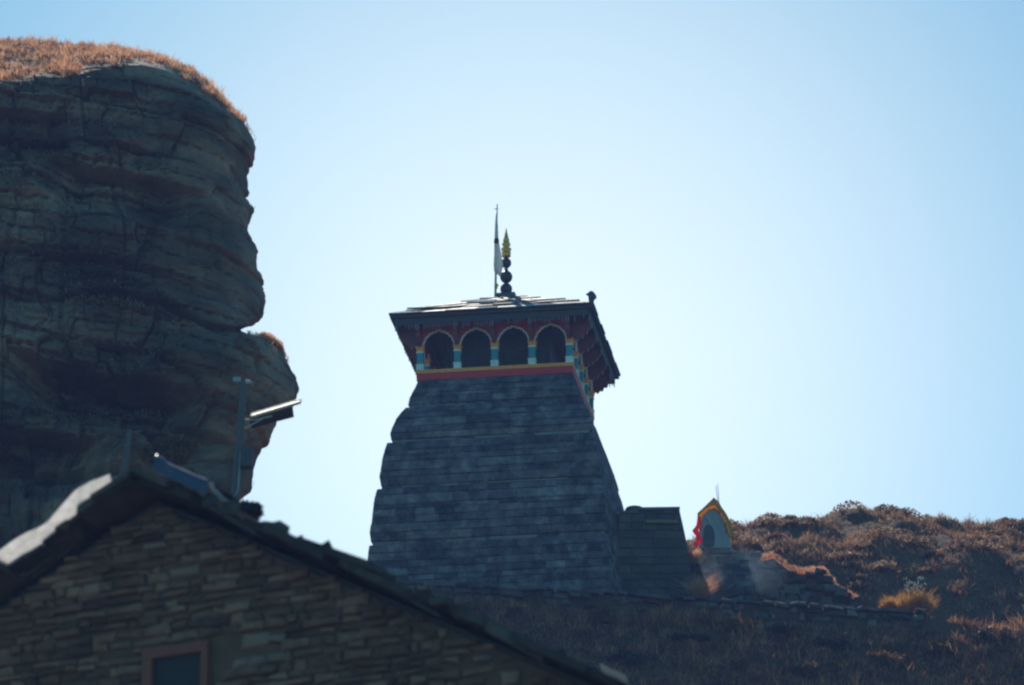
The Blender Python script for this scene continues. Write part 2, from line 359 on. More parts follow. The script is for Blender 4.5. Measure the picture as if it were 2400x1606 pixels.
# outward horizontal direction
T = np.gradient(P, axis=1); Nn = np.stack([T[..., 1], -T[..., 0], 0 * T[..., 0]], -1); Nn /= np.linalg.norm(Nn, axis=-1, keepdims=True) + 1e-9
X, Y, Z = P[..., 0], P[..., 1], P[..., 2]
q = Z + 0.145 * X + .05 * fbm(X * .35, Y * .35, Z * .35, 3, 3)
TONE = 0 * X
def strata(th, ln, amp, seed, warp):
    qq = q / th + warp * fbm(X * .6 / ln, Y * .3, Z * .4, seed + 5, 3)
    li = np.floor(qq); fr_ = qq - li
    xx = X / ln + hash3(li, li * 0, li * 0, seed) * 7 + .35 * vnoise(X * 1.3, Z * 1.3, 0 * X, seed + 3) + Y * .5; bi = np.floor(xx); fb = xx - bi
    h0 = hash3(li, bi, li * 0, seed + 1) - .5
    edge = smooth(0, .06, fr_) * smooth(1, .92, fr_) * (.45 + .55 * smooth(0, .04, fb) * smooth(1, .96, fb))
    global TONE
    TONE = TONE + (hash3(li, bi, li * 0, seed + 9) - .5) * amp * .55
    return amp * (h0 + edge * .35 - .17)
lay = strata(.80, 2.0, .42, 101, .14) + strata(.33, .9, .30, 111, .2) + strata(.13, .42, .10, 121, .3) - .10 * smooth(.08, .0, np.abs(fbm(X * .9, Y * .9, Z * .25, 131, 3)))
blk = fbm(X * .4, Y * .4, Z * .6, 41, 2) * .5 + fbm(X * 1.1, Y * 1.1, Z * 1.9, 43, 4) * .12 + fbm(X * 4, Y * 4, Z * 7, 45, 3) * .10
disp = lay + blk
side = np.concatenate([np.linspace(0, .3, NF) ** 4, np.sin(np.linspace(0.25, math.pi / 2, NA)), np.ones(NBK)])[None, :]
damp = 1 - .80 * side                                             # keep the traced outline at the right-hand end
top = smooth(zc1 - .3, zc1 + .6, Z); damp = damp * (1 - .8 * top)
# deep bedding crack that ends in the notch of the outline
pc = at(577, 773, YS_); pl = at(130, 705, 100.0)
zcrack = .40 * np.clip(Y - YS_, -2, 2) * smooth(-7, -5, X) + pl.z + (pc.z - pl.z) * (X - pl.x) / (pc.x - pl.x) + .05 * vnoise(X * 1.2, 0 * X, 0 * X, 77)
disp = disp * damp - .03 * side - .55 * (1 - .85 * side) * np.exp(-((Z - zcrack) / .075) ** 2) * smooth(-12, -6, X)
# hollow under the lip running (60,850) -> (440,930)
def hollow(x0, y0, wx, wz, dep, lipx=0.0):
    c = at(x0, y0, 100); dx = (X - c.x) / wx; dz = (Z - c.z - lipx * (X - c.x)) / wz
    up = smooth(1.0, .86, dz); r = np.sqrt(dx ** 2 + np.where(dz < 0, dz, 0) ** 2)
    return dep * up * smooth(1.05, .45, r) * (Y < 103)
disp = disp - hollow(255, 950, 2.0, .62, 1.5, -.22) - hollow(430, 1030, 1.0, .45, .9, -.25) - hollow(280, 470, 1.6, .55, .8, -.2) - hollow(60, 1090, 1.6, .5, 1.0, -.1) - hollow(60, 330, 1.0, .5, .6, -.1)
disp = disp * (X > -16.5)
Pd = P + Nn * disp[..., None]
Pd[..., 2] += .06 * fbm(X * 1.5, Y * 1.5, Z * 1.5, 61, 2) * (1 - top)
Pd[..., 2] += top * .10 * fbm(X * .8, Y * .8, 0 * Z, 63, 3)
idx = np.arange(NL * MC).reshape(NL, MC)
quads = np.stack([idx[:-1, :-1], idx[:-1, 1:], idx[1:, 1:], idx[1:, :-1]], -1).reshape(-1, 4)
fl = quads.tolist(); fl.append(idx[-1].tolist()); fl += [[idx[i, -1], idx[i, 0], idx[i + 1, 0], idx[i + 1, -1]] for i in range(NL - 1)]
cliff = mesh('cliff', Pd.reshape(-1, 3), fl, M_cliff, shade=False)
ta = cliff.data.attributes.new('tone', 'FLOAT', 'POINT'); ta.data.foreach_set('value', np.clip(.5 + TONE, 0, 1).reshape(-1).astype(np.float32))
tag(cliff, 'tall layered rock cliff with overhanging ledges and a grassy top', 'cliff', kind='structure')

# ------------------------------------------------------------------ grass
def blades(name, pts, hgt, wid, m, lean=(0, 0, 0), spread=.45, label=None, cat='grass', bunch=None, kind='stuff'):
    """pts Nx3 roots; each blade a bent strip of three triangles"""
    N = len(pts); h = hgt * nrg.uniform(.45, 1.25, N); a = nrg.uniform(0, 2 * math.pi, N); w = wid * nrg.uniform(.6, 1.4, N)
    d = np.stack([nrg.normal(0, spread, N) + lean[0], nrg.normal(0, spread, N) + lean[1], np.ones(N) + lean[2]], -1); d /= np.linalg.norm(d, axis=-1, keepdims=True)
    sd = np.stack([np.cos(a), np.sin(a), 0 * a], -1) * w[:, None] / 2
    p1 = pts + d * (h * .55)[:, None]; d2 = d + np.stack([nrg.normal(0, .35, N), nrg.normal(0, .35, N), -.25 + 0 * a], -1)
    p2 = p1 + d2 * (h * .45)[:, None]
    V = np.stack([pts - sd, pts + sd, p1 + sd * .8, p1 - sd * .8, p2], 1).reshape(-1, 3)
    b = np.arange(N)[:, None] * 5
    me = bpy.data.meshes.new(name)
    lt = np.tile([4, 3], N); ls = np.concatenate([[0], np.cumsum(lt)[:-1]])
    lv = (b + np.array([0, 1, 2, 3, 3, 2, 4])[None]).reshape(-1)
    me.vertices.add(N * 5); me.vertices.foreach_set('co', V.reshape(-1)); me.loops.add(len(lv)); me.loops.foreach_set('vertex_index', lv.astype(np.int32))
    me.polygons.add(len(lt)); me.polygons.foreach_set('loop_start', ls.astype(np.int32)); me.polygons.foreach_set('loop_total', lt.astype(np.int32)); me.update(calc_edges=True); me.validate()
    me.materials.append(m); o = bpy.data.objects.new(name, me); COL.objects.link(o)
    if label: tag(o, label, cat, kind=kind)
    elif kind: o['kind'] = kind
    return o
def tuft(cen, per, sig):
    k = np.repeat(np.arange(len(cen)), per); th = nrg.uniform(.35, 1.3, len(cen)) ** 1.3; th = th * np.where(nrg.random(len(cen)) < .12, 1.6, 1)
    return cen[k] + nrg.normal(0, 1, (len(k), 3)) * np.array([sig, sig, sig * .25]), th[k]
# cliff crown
VN = np.cross(np.roll(Pd, -1, 1) - Pd, np.roll(Pd, -1, 0) - Pd); VN /= np.linalg.norm(VN, axis=-1, keepdims=True) + 1e-9
area = np.linalg.norm(np.cross(np.roll(Pd, -1, 1) - Pd, np.roll(Pd, -1, 0) - Pd), axis=-1)
ZC = np.interp(X, cex, cez)
gm = smooth(ZC - .12, ZC + .35, Z + .55 * fbm(X * .9, Y * .9, Z * .5, 71, 3)) * smooth(.0, .45, VN[..., 2])
gm[-1] = 0; gm[:, -NBK + 12:] = 0
gm = gm + .5 * smooth(.45, .8, VN[..., 2]) * (Z > at(0, 260, 103).z) * (gm < .2) * 0
pr = (gm * np.minimum(area, .03)).reshape(-1); pr[~np.isfinite(pr)] = 0; pr /= pr.sum()
ii = nrg.choice(len(pr), 1500, p=pr); pts, th_ = tuft(Pd.reshape(-1, 3)[ii], 42, .055); pts[:, 2] -= .03
blades('dry_grass', pts, .16 * th_, .013, M_grassL, lean=(-.2, -.25, 0), label='bright orange dry grass crowning the cliff', spread=.5)
ii = nrg.choice(len(pr), 14000, p=pr); blades('crown_turf', Pd.reshape(-1, 3)[ii] + nrg.normal(0, .02, (14000, 3)), .10, .016, M_grassH, label='short brown turf between the grass tufts on the cliff top')
lg = smooth(.35, .7, VN[..., 2]) * (Z < zc1) * (Z > sz[5]) * (fbm(X * .9, Y * .9, Z * .9, 75, 2) > .12); lg[-1] = 0; lg[:, NF + NA:] = 0
pr = (lg * np.minimum(area, .03)).reshape(-1); pr[~np.isfinite(pr)] = 0; pr /= pr.sum()
ii = nrg.choice(len(pr), 7000, p=pr); blades('cliff_ledge_grass', Pd.reshape(-1, 3)[ii] + nrg.normal(0, .02, (7000, 3)), .10, .014, M_grassH, lean=(0, -.3, 0), spread=.6, label='short brown grass growing on ledges of the cliff face')
# ledge grass at the outline shoulder and bushes on ledges
sh = np.array([at(nrg.uniform(600, 655), 0, 105) for _ in range(1)])
ptl = []
for _ in range(2500):
    t_ = rng.random(); xx = 612 + 55 * t_; yy = np.interp(xx, [597, 634, 659, 671], [779, 787, 807, 845]) + rng.uniform(2, 10)
    p = at(xx, yy, YS_ + rng.uniform(-.5, .5)); ptl.append(p)
blades('ledge_grass', np.array(ptl), .09, .012, M_grassL, label='thin dry grass on the cliff shoulder beneath the notch')

def scatter(n, x0, x1, y0, y1, dens=None):
    out = []; tot = 0
    while tot < n:
        x = nrg.uniform(x0, x1, n * 2); y = nrg.uniform(y0, y1, n * 2)
        k = np.ones(len(x), bool) if dens is None else nrg.random(len(x)) < dens(x, y)
        x, y = x[k], y[k]; out.append(np.stack([x, y, terr(x, y) - .03], -1)); tot += len(x)
    return np.concatenate(out)[:n]
hillg = scatter(54000, 3.0, 17, 130.8, 148, lambda x, y: (.25 + .75 * smooth(-.15, .35, fbm(x * .8, y * .8, 0 * x, 91, 3))) * smooth(130.5, 133.5, y) * smooth(2.6, 3.4, x))
hc0 = hillg[:3600]; pts, th_ = tuft(hc0, 34, .07); pts[:, 2] = terr(pts[:, 0], pts[:, 1]) - .03
blades('hill_grass', pts, .18 * th_, .02, M_grassH, lean=(-.1, -.15, 0), label='brown dry grass tussocks covering the far hill', spread=.45)
blades('hill_turf', hillg[4000:54000], .11, .022, M_grassH, lean=(-.1, -.1, 0), label='short brown turf between the tussocks of the far hill', spread=.6)
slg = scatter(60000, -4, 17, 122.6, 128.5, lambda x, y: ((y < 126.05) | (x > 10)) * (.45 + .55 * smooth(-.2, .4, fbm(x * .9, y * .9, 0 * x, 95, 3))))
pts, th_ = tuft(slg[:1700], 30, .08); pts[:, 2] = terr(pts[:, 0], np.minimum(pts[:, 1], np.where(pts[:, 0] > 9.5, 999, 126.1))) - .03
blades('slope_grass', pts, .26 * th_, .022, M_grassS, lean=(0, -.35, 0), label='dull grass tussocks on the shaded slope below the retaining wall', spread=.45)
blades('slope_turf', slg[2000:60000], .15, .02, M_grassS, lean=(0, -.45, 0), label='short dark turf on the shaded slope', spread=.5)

mdw = scatter(1500, -14, 26, 62, 118); pts, th_ = tuft(mdw, 16, .12); pts[:, 2] = terr(pts[:, 0], pts[:, 1]) - .03
blades('meadow_grass', pts, .26 * th_, .022, M_grassH, label='dry meadow grass on the slope between the house and the temple', spread=.5)
def heath_mass(name, label, cen, sizes, nleaf, ls, m):
    N = len(cen) * nleaf; ci = np.repeat(np.arange(len(cen)), nleaf); d = nrg.normal(size=(N, 3)); d /= np.linalg.norm(d, axis=1, keepdims=True); d[:, 2] = np.abs(d[:, 2])
    c0 = cen[ci] + d * sizes[ci][:, None] * np.array([[1, 1, .6]]) * nrg.uniform(.5, 1.05, (N, 1)) ** .5
    t1 = nrg.normal(size=(N, 3)); t1[:, 2] += .6; t1 /= np.linalg.norm(t1, axis=1, keepdims=True); t2 = np.cross(t1, nrg.normal(size=(N, 3))); t2 /= np.linalg.norm(t2, axis=1, keepdims=True)
    sz_ = ls * nrg.uniform(.5, 1.4, (N, 1)); V = np.stack([c0 - t1 * sz_, c0 + t2 * sz_ * .4, c0 + t1 * sz_, c0 - t2 * sz_ * .4], 1).reshape(-1, 3)
    o = mesh(name, V, (np.arange(N)[:, None] * 4 + np.arange(4)[None]).tolist(), m); return tag(o, label, 'heath', kind='stuff')
hc_ = scatter(260, 3.6, 17, 132, 147, lambda x, y: .15 + .85 * (fbm(x * .7, y * .7, 0 * x, 93, 2) > .05))
heath_mass('heath', 'low lumpy heath cushions over the far hill', hc_, nrg.uniform(.16, .48, 260), 260, .05, M_grassH)
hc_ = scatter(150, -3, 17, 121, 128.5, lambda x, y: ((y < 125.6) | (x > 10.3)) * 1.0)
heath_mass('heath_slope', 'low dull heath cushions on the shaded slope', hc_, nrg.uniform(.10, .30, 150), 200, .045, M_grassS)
# ------------------------------------------------------------------ temple
TH = R(-8.5)                                      # right-hand corner stands nearer
CYT = 130.2
cxT = None
ct, st_ = math.cos(TH), math.sin(TH)
def rot(x, y): return (ct * x - st_ * y, st_ * x + ct * y)
def corner(px, py, sx, cx):
    """half width and height of the square tower's front corner (sx=-1 left, +1 right) seen at a pixel"""
    r = ray(px, py); dx, dy = rot(sx, -1)
    # r.xy*t = c + w*(dx,dy)
    A = np.array([[r.x, -dx], [r.y, -dy]]); t, w = np.linalg.solve(A, [cx, CYT]); return w, t * r.z
# find the centre for which both front corners of the gallery beam give the same half width
lo_, hi_ = -3.0, 2.0
for _ in range(50):
    m_ = (lo_ + hi_) / 2
    if corner(975, 868, -1, m_)[0] > corner(1343, 845, 1, m_)[0]: hi_ = m_
    else: lo_ = m_
cxT = (lo_ + hi_) / 2
LEFT = [(981, 896), (970, 915), (956, 940), (957, 949), (950, 955), (930, 980), (915, 1012), (918, 1031), (907, 1037), (897, 1075), (889, 1125), (893, 1140), (883, 1146), (874, 1200), (868, 1250), (871, 1270), (865, 1278), (861, 1330), (857, 1390)]
prof = [corner(x, y, -1, cxT) for x, y in LEFT]      # (w, z) from top to bottom
pz = np.array([b for a, b in prof])[::-1]; pw = np.array([a for a, b in prof])[::-1]
o_ = np.argsort(pz); pz, pw = pz[o_], pw[o_]
def W(z): return float(np.interp(z, pz, pw))
print('temple', cxT, prof[0], prof[-1], 'right check', [corner(x, y, 1, cxT) for x, y in ((1380, 990), (1407, 1095), (1425, 1215), (1447, 1374))])
wb, zb = corner(975, 868, -1, cxT)                   # top of the yellow beam
we, ze = corner(913, 741, -1, cxT)                   # eave corner
print('beam', wb, zb, 'eave', we, ze)
Z0 = TZ - 0.25
temple = thing('temple', 'tapering grey stone temple tower with painted arcade under a slate roof', 'temple', (cxT, CYT, Z0), TH)
def L(z): return z - Z0
ztw = zb - 0.22
# core body
mb = MB(); zs = np.concatenate([[Z0], np.linspace(pz[0] + .01, ztw + .02, 40)])
mb.tube_raw([[Vector((sx * (W(z) - .07), sy * (W(z) - .07), L(z))) for sx, sy in ((-1, -1), (1, -1), (1, 1), (-1, 1))] for z in zs])
mb.build('tower_core', M_core, temple)
# courses
NOTCH = [corner(x, y, -1, cxT)[1] for x, y in ((957, 949), (950, 955), (918, 1031), (907, 1037), (893, 1140), (883, 1146), (871, 1270), (865, 1278))]
def courses():
    out = []; gz = [(NOTCH[7], NOTCH[6]), (NOTCH[5], NOTCH[4]), (NOTCH[3], NOTCH[2]), (NOTCH[1], NOTCH[0])]
    lo = Z0
    for g0, g1 in gz + [(ztw, None)]:
        g1 = g1 and max(g1, g0 + .055)
        n = max(1, round((g0 - lo) / .19)); e = np.linspace(lo, g0, n + 1)
        for i in range(1, n): e[i] += rng.uniform(-.045, .045)
        out += [(a, b, False) for a, b in zip(e[:-1], e[1:])]
        if g1: out.append((g0, g1, True)); lo = g1
    return out
nblk = 0; rest = MB()
fr = {'front': ((1, 0), (0, -1)), 'right': ((0, 1), (1, 0)), 'back': ((-1, 0), (0, 1)), 'left': ((0, -1), (-1, 0))}
CR = courses()
for face, (au, ao) in fr.items():
    au = Vector((au[0], au[1], 0)); ao = Vector((ao[0], ao[1], 0))
    for ci, (z0, z1, groove) in enumerate(CR):
        w0, w1 = W(z0 + .005), W(z1 - .005); pale = False
        if groove: w0 = w1 = min(w0, w1) - .035
        elif ci + 1 < len(CR) and CR[ci + 1][2]: w1 -= .012
        u = -1.0; cuts = [-1.0]
        while u < 1 - .001:
            ln = rng.uniform(.32, .85) / w0 * (1.35 if h_ else 1) if (h_ := (z1 - z0 > .21)) else rng.uniform(.3, .7) / w0
            u += ln
            if u > 1 - .16: u = 1
            cuts.append(u)
        prd = .02 if pale else 0
        for a, b in zip(cuts[:-1], cuts[1:]):
            g = .006; pr_ = rng.uniform(-.008, .012) + prd; g = rng.uniform(.001, .003); gz_ = rng.uniform(.003, .010)
            ga_, gb_ = (0 if a == -1 else g / w0), (0 if b == 1 else g / w0)
            j = lambda: rng.uniform(-.006, .006)
            cs = [au * ((a + ga_) * w0) + ao * (w0 + pr_) + Vector((0, 0, L(z0) + gz_ + j())), au * ((b - gb_) * w0) + ao * (w0 + pr_) + Vector((0, 0, L(z0) + gz_ + j())),
                  au * ((b - gb_) * w1) + ao * (w1 + pr_) + Vector((0, 0, L(z1) - gz_ + j())), au * ((a + ga_) * w1) + ao * (w1 + pr_) + Vector((0, 0, L(z1) - gz_ + j()))]
            if face in ('left', 'back') or nblk >= 290: rest.stone(cs, ao, .12, .014, .010)
            else:
                s = MB(); s.stone(cs, ao, .12, .014, .010); o = s.build('stone_block', M_band if groove and rng.random() < .6 else M_block, temple); nblk += 1
rb = rest.build('stone_blocks', M_blockj, temple); rb['kind'] = 'stuff'
print('blocks', nblk)

# arcade -------------------------------------------------------------
zc0 = L(zb); wc = wb - .09                          # columns stand on the beam top
def sq_ring(w, t, z0, z1, mb):
    """square picture-frame ring of outer half width w and thickness t"""
    mb.box((-w, -w, z0), (w, -w + t, z1)); mb.box((-w, w - t, z0), (w, w, z1))
    mb.box((-w, -w + t, z0), (-w + t, w - t, z1)); mb.box((w - t, -w + t, z0), (w, w - t, z1))
mb = MB(); sq_ring(wb, .26, zc0 - .085, zc0, mb); mb.build('yellow_beam', M_yel, temple)
mb = MB(); sq_ring(wb - .012, .25, zc0 - .255, zc0 - .087, mb); mb.build('red_beam', M_red, temple)
mb = MB(); mb.box((-wb + .2, -wb + .2, zc0 - .26), (wb - .2, wb - .2, zc0 - .03)); mb.build('gallery_floor', M_core, temple)
# stone core within the arcade: stepped block, seen dark between the columns
mb = MB(); sz_ = wb - .62
mb.box((-sz_, -sz_, zc0 - .03), (sz_, sz_, zc0 + 1.18))
for k in range(9):
    for fx_ in (-1, 1):
        x0 = -sz_ + k * sz_ * 2 / 9
        mb.box((x0 + .02, -sz_ - .05, zc0), (x0 + sz_ * 2 / 9 - .02, -sz_ + .002, zc0 + 1.1))
mb.build('inner_chamber', M_hall, temple)
CH, ARCH = .585, .385                               # column height and arch rise
cpos = []
for i in range(5):
    t = -1 + i * .5
    cpos += [(t * wc, -wc), (t * wc, wc)]
    if 0 < i < 4: cpos += [(-wc, t * wc), (wc, t * wc)]
zeL = L(ze)
for k, (x, y) in enumerate(cpos):
    a = .075; c = MB(); c.box((x - a, y - a, zc0 - .005), (x + a, y + a, zc0 + CH)); col = c.build('column', M_teal, temple)
    c = MB(); c.box((x - a - .012, y - a - .012, zc0 + .002), (x + a + .012, y + a + .012, zc0 + .115)); c.box((x - a - .02, y - a - .02, zc0 + .12), (x + a + .02, y + a + .02, zc0 + .15)); c.build('base', M_white, col)
    c = MB(); c.box((x - a - .014, y - a - .014, zc0 + .435), (x + a + .014, y + a + .014, zc0 + .47)); c.build('ring', M_white, col)
    c = MB(); b = a + .03
    c.add([(x - a, y - a, zc0 + .472), (x + a, y - a, zc0 + .472), (x + a, y + a, zc0 + .472), (x - a, y + a, zc0 + .472), (x - b, y - b, zc0 + CH + .02), (x + b, y - b, zc0 + CH + .02), (x + b, y + b, zc0 + CH + .02), (x - b, y + b, zc0 + CH + .02)],
          [[3, 2, 1, 0], [4, 5, 6, 7], [0, 1, 5, 4], [1, 2, 6, 5], [2, 3, 7, 6], [3, 0, 4, 7]]); c.build('capital', M_yel, col)
    # carved bracket reaching out under the eave
    prof_ = [(0, .0), (.06, .02), (.10, -.03), (.16, .05), (.22, .03), (.26, .13), (.33, .12), (.36, .22), (.42, .25), (.45, zeL - zc0 - CH - .06), (0, zeL - zc0 - CH - .06)]
    outs = []
    if abs(y + wc) < 1e-6: outs.append((0, -1))
    if abs(y - wc) < 1e-6: outs.append((0, 1))
    if abs(x - wc) < 1e-6: outs.append((1, 0))
    if abs(x + wc) < 1e-6: outs.append((-1, 0))
    for ox, oy in outs:
        c = MB(); s_ = (-oy, ox)
        c.prism(prof_, (x + ox * .08 - s_[0] * .045, y + oy * .08 - s_[1] * .045, zc0 + CH - .0), (ox, oy, 0), (0, 0, 1), (s_[0] * .09, s_[1] * .09, 0)); c.build('bracket', M_red2, col)
# spandrel panels with cusped arches
def arch_pts(hw, n=40):
    pts = []
    for i in range(n + 1):
        t = i / n; x = -hw + 2 * hw * t; s = abs(x) / hw
        base = ARCH * (1 - s ** 2.1) ** .62 + .0
        cusp = .028 * abs(math.sin(t * math.pi * 9))
        pts.append((x, base - cusp + (.03 * max(0, 1 - s * 7))))
    return pts
hwA = wc * .25 - .075
def arch_panel(c, ax, out):
    ax = Vector(ax); out = Vector(out); c = Vector(c); pts = arch_pts(hwA); H = zeL - (zc0 + CH) - .05; bw = wc * .25
    n = len(pts); V = []; F = []
    for dep in (0, -.05):
        for (x, z) in pts: V.append(c + ax * x + Vector((0, 0, z)) + out * dep)
        for (x, z) in pts: V.append(c + ax * (x * bw / hwA) + Vector((0, 0, H)) + out * dep)
    for i in range(n - 1):
        F.append([i, i + 1, n + i + 1, n + i]); F.append([2 * n + i + 1, 2 * n + i, 3 * n + i, 3 * n + i + 1]); F.append([i + 1, i, 2 * n + i, 2 * n + i + 1])
    for sx in (0, 1):                              # side fillers down to the capitals
        e = 0 if sx == 0 else n - 1; s_ = -1 if sx == 0 else 1
        b = len(V); p = c + ax * (s_ * hwA); qv = c + ax * (s_ * bw)
        V += [p, qv, V[n + e]]; F.append([b, b + 1, b + 2][::(-1 if sx == 0 else 1)])
        V += [p - out * .05, qv - out * .05, V[3 * n + e]]; F.append([b + 3, b + 4, b + 5][::(1 if sx == 0 else -1)])
    o = mesh('spandrel', V, F, M_red, temple)
    # pale scalloped outline, a thin proud moulding
    V = []; F = []
    for k, (x, z) in enumerate(pts):
        t = Vector((pts[min(k + 1, n - 1)][0] - pts[max(k - 1, 0)][0], pts[min(k + 1, n - 1)][1] - pts[max(k - 1, 0)][1])).normalized(); nn = Vector((-t.y, t.x)) * .032
        a = c + ax * x + Vector((0, 0, z - .004)) ; b = c + ax * (x + nn.x) + Vector((0, 0, z + nn.y))
        V += [a + out * .02, b + out * .02, b - out * .002, a - out * .03]
    for k in range(n - 1):
        for e in range(4): F.append([k * 4 + e, (k + 1) * 4 + e, (k + 1) * 4 + (e + 1) % 4, k * 4 + (e + 1) % 4][::-1])
    mesh('arch_moulding', V, F, M_outl, o)
for (ax, out) in (((1, 0, 0), (0, -1, 0)), ((0, 1, 0), (1, 0, 0)), ((-1, 0, 0), (0, 1, 0)), ((0, -1, 0), (-1, 0, 0))):
    for i in range(4):
        off = (-.75 + .5 * i) * wc
        c = Vector(ax) * off + Vector(out) * (wc + .055) + Vector((0, 0, zc0 + CH))
        arch_panel(c, ax, out)
# wall plate above the arches and soffit boards
mb = MB(); sq_ring(wc + .05, .14, zeL - .17, zeL - .05, mb); mb.build('wall_plate', M_wood, temple)
wi = wc - .1; nb = 26
for si, (ax, out) in enumerate((((1, 0, 0), (0, -1, 0)), ((0, 1, 0), (1, 0, 0)), ((-1, 0, 0), (0, 1, 0)), ((0, -1, 0), (-1, 0, 0)))):
    ax = Vector(ax); out = Vector(out)
    for k in range(8):
        w0 = wi + (we - wi) * k / 8; w1 = wi + (we - wi) * (k + 1) / 8 - .008
        mb = MB(); zz = zeL - .05 + .004 * (k % 2)
        v = [out * w0 - ax * w0, out * w0 + ax * w0, out * w1 + ax * w1, out * w1 - ax * w1]
        mb.add([p + Vector((0, 0, zz)) for p in v] + [p + Vector((0, 0, zz + .03)) for p in v], [[0, 1, 2, 3], [7, 6, 5, 4], [0, 4, 5, 1], [1, 5, 6, 2], [2, 6, 7, 3], [3, 7, 4, 0]])
        mb.build('soffit_board', M_wood, temple)
    # valance board with a fringe of turned drops
    mb = MB(); wv = we - .10
    v0 = out * wv - ax * wv; v1 = out * wv + ax * wv; t = -out * .03
    mb.add([v0 + Vector((0, 0, zeL - .20)), v1 + Vector((0, 0, zeL - .20)), v1 + Vector((0, 0, zeL - .045)), v0 + Vector((0, 0, zeL - .045)), v0 + t + Vector((0, 0, zeL - .20)), v1 + t + Vector((0, 0, zeL - .20)), v1 + t + Vector((0, 0, zeL - .045)), v0 + t + Vector((0, 0, zeL - .045))],
           [[0, 1, 2, 3], [7, 6, 5, 4], [0, 4, 5, 1], [1, 5, 6, 2], [2, 6, 7, 3], [3, 7, 4, 0]])
    val = mb.build('valance', M_wood, temple)
    mb = MB(); nd = 64
    for k in range(nd):
        if rng.random() < (.22 if si != 1 else .55): continue
        p = out * (wv - .015) + ax * (wv - .06) * (-1 + 2 * k / (nd - 1)); ln = rng.uniform(.06, .17)
        mb.tube([p + Vector((0, 0, zeL - .19)), p + Vector((0, 0, zeL - .19 - ln * .5)), p + Vector((rng.uniform(-.01, .01), 0, zeL - .19 - ln))], [.009, .014, .006], 5)
    fo = mb.build('fringe', M_pend, val); fo['kind'] = 'stuff'
# slate roof
wa, rise = .17, .485 * we
roof = MB()
roof.tube_raw([[Vector((sx * w, sy * w, z)) for sx, sy in ((-1, -1), (1, -1), (1, 1), (-1, 1))] for w, z in ((we - .05, zeL - .015), (we - .02, zeL + .02), (wa, zeL + rise - .02), (wa * .5, zeL + rise))])
roofo = roof.build('roof', M_wood, temple)
NR = 6
nsl = 0
for (ax, out) in (((1, 0, 0), (0, -1, 0)), ((0, 1, 0), (1, 0, 0)), ((-1, 0, 0), (0, 1, 0)), ((0, -1, 0), (-1, 0, 0))):
    ax = Vector(ax); out = Vector(out)
    for r_ in range(NR):
        d0 = we + .015 - (we - wa) * r_ / NR; d1 = we - (we - wa) * min(1, (r_ + 1.55) / NR); z0 = zeL + .022 + rise * r_ / NR + .012 * (r_ > 0); z1 = zeL + .028 + rise * min(1, (r_ + 1.55) / NR)
        u = -1.0; cuts = [-1.0]
        while u < 1:
            u += rng.uniform(.45, .85) / max(d0, .5)
            if u > 1 - .25 / max(d0, .4): u = 1
            cuts.append(u)
        for a, b in zip(cuts[:-1], cuts[1:]):
            dd = rng.uniform(-.03, .045); th = rng.uniform(.028, .05); li = rng.uniform(0, .035)
            if r_ == 0: dd = rng.uniform(-.012, .012); li = rng.uniform(0, .008); th = .035
            dt = d0 + dd; g = .004
            p = [ax * (a * d0 + g) + out * dt, ax * (b * d0 - g) + out * dt, ax * (b * d1 - g) + out * d1, ax * (a * d1 + g) + out * d1]
            zz = [z0 + li + rng.uniform(0, .012), z0 + li + rng.uniform(0, .012), z1 + li * .3, z1 + li * .3]
            bot = [q_ + Vector((0, 0, h)) for q_, h in zip(p, zz)]; topv = [q_ + Vector((0, 0, th)) for q_ in bot]
            s = MB(); s.add(bot + topv, [[3, 2, 1, 0], [4, 5, 6, 7], [0, 1, 5, 4], [1, 2, 6, 5], [2, 3, 7, 6], [3, 0, 4, 7]])
            s.build('roof_slab', M_slate, roofo); nsl += 1
print('slabs', nsl)
zt = zeL + rise
cap = MB(); cap.box((-.40, -.40, zt - .13), (.36, .38, zt - .06), .03); cap.box((-.30, -.30, zt - .06), (.28, .28, zt + .01), .02); cap.box((-.22, -.22, zt + .01), (.24, .22, zt + .15), .015)
cap.build('cap_stone', M_slate, temple)
# finial: stacked pots with a gilded top
fin = MB(); zf = zt + .14
def ball(z, r): return [(r * math.sin(t), z - r * math.cos(t)) for t in [math.pi * (k + 1) / 9 for k in range(8)]]
pr1 = [(.08, 0)] + ball(.16, .135) + [(.05, .31)] + ball(.44, .14) + [(.04, .61)] + ball(.76, .115) + [(.05, .90)]
fin.lathe([(a * 1.08, b * 1.12 + zf) for a, b in pr1], 20); fo = fin.build('finial', M_copper, temple, True)
fin = MB(); pr2 = [(.05, .885), (.095, .91), (.10, 1.0), (.06, 1.02), (.105, 1.05), (.11, 1.09), (.05, 1.12), (.075, 1.15), (.095, 1.19), (.07, 1.235), (.05, 1.25), (.072, 1.275), (.045, 1.36), (.02, 1.48), (.004, 1.58)]
fin.lathe([(a * 1.12, b * 1.12 + zf) for a, b in pr2], 20); fin.build('gilded_tip', M_brass, fo, True)
# carved figure on the near roof corner
c = MB(); cz = zeL + .05; k_ = we - .04
c.tube([(k_, -k_, cz - .05), (k_, -k_, cz + .06), (k_ + .01, -k_, cz + .13), (k_ + .02, -k_, cz + .20), (k_ - .01, -k_, cz + .27), (k_ - .03, -k_, cz + .31)], [.075, .06, .085, .095, .07, .035], 9)
c.tube([(k_ - .03, -k_, cz + .24), (k_ - .09, -k_ - .02, cz + .23), (k_ - .115, -k_ - .03, cz + .22)], [.045, .035, .012], 7)
c.tube([(k_ + .04, -k_, cz + .2), (k_ + .10, -k_, cz + .16), (k_ + .11, -k_, cz + .11)], [.05, .035, .01], 7)
c.build('corner_figure', M_wood, temple, True)
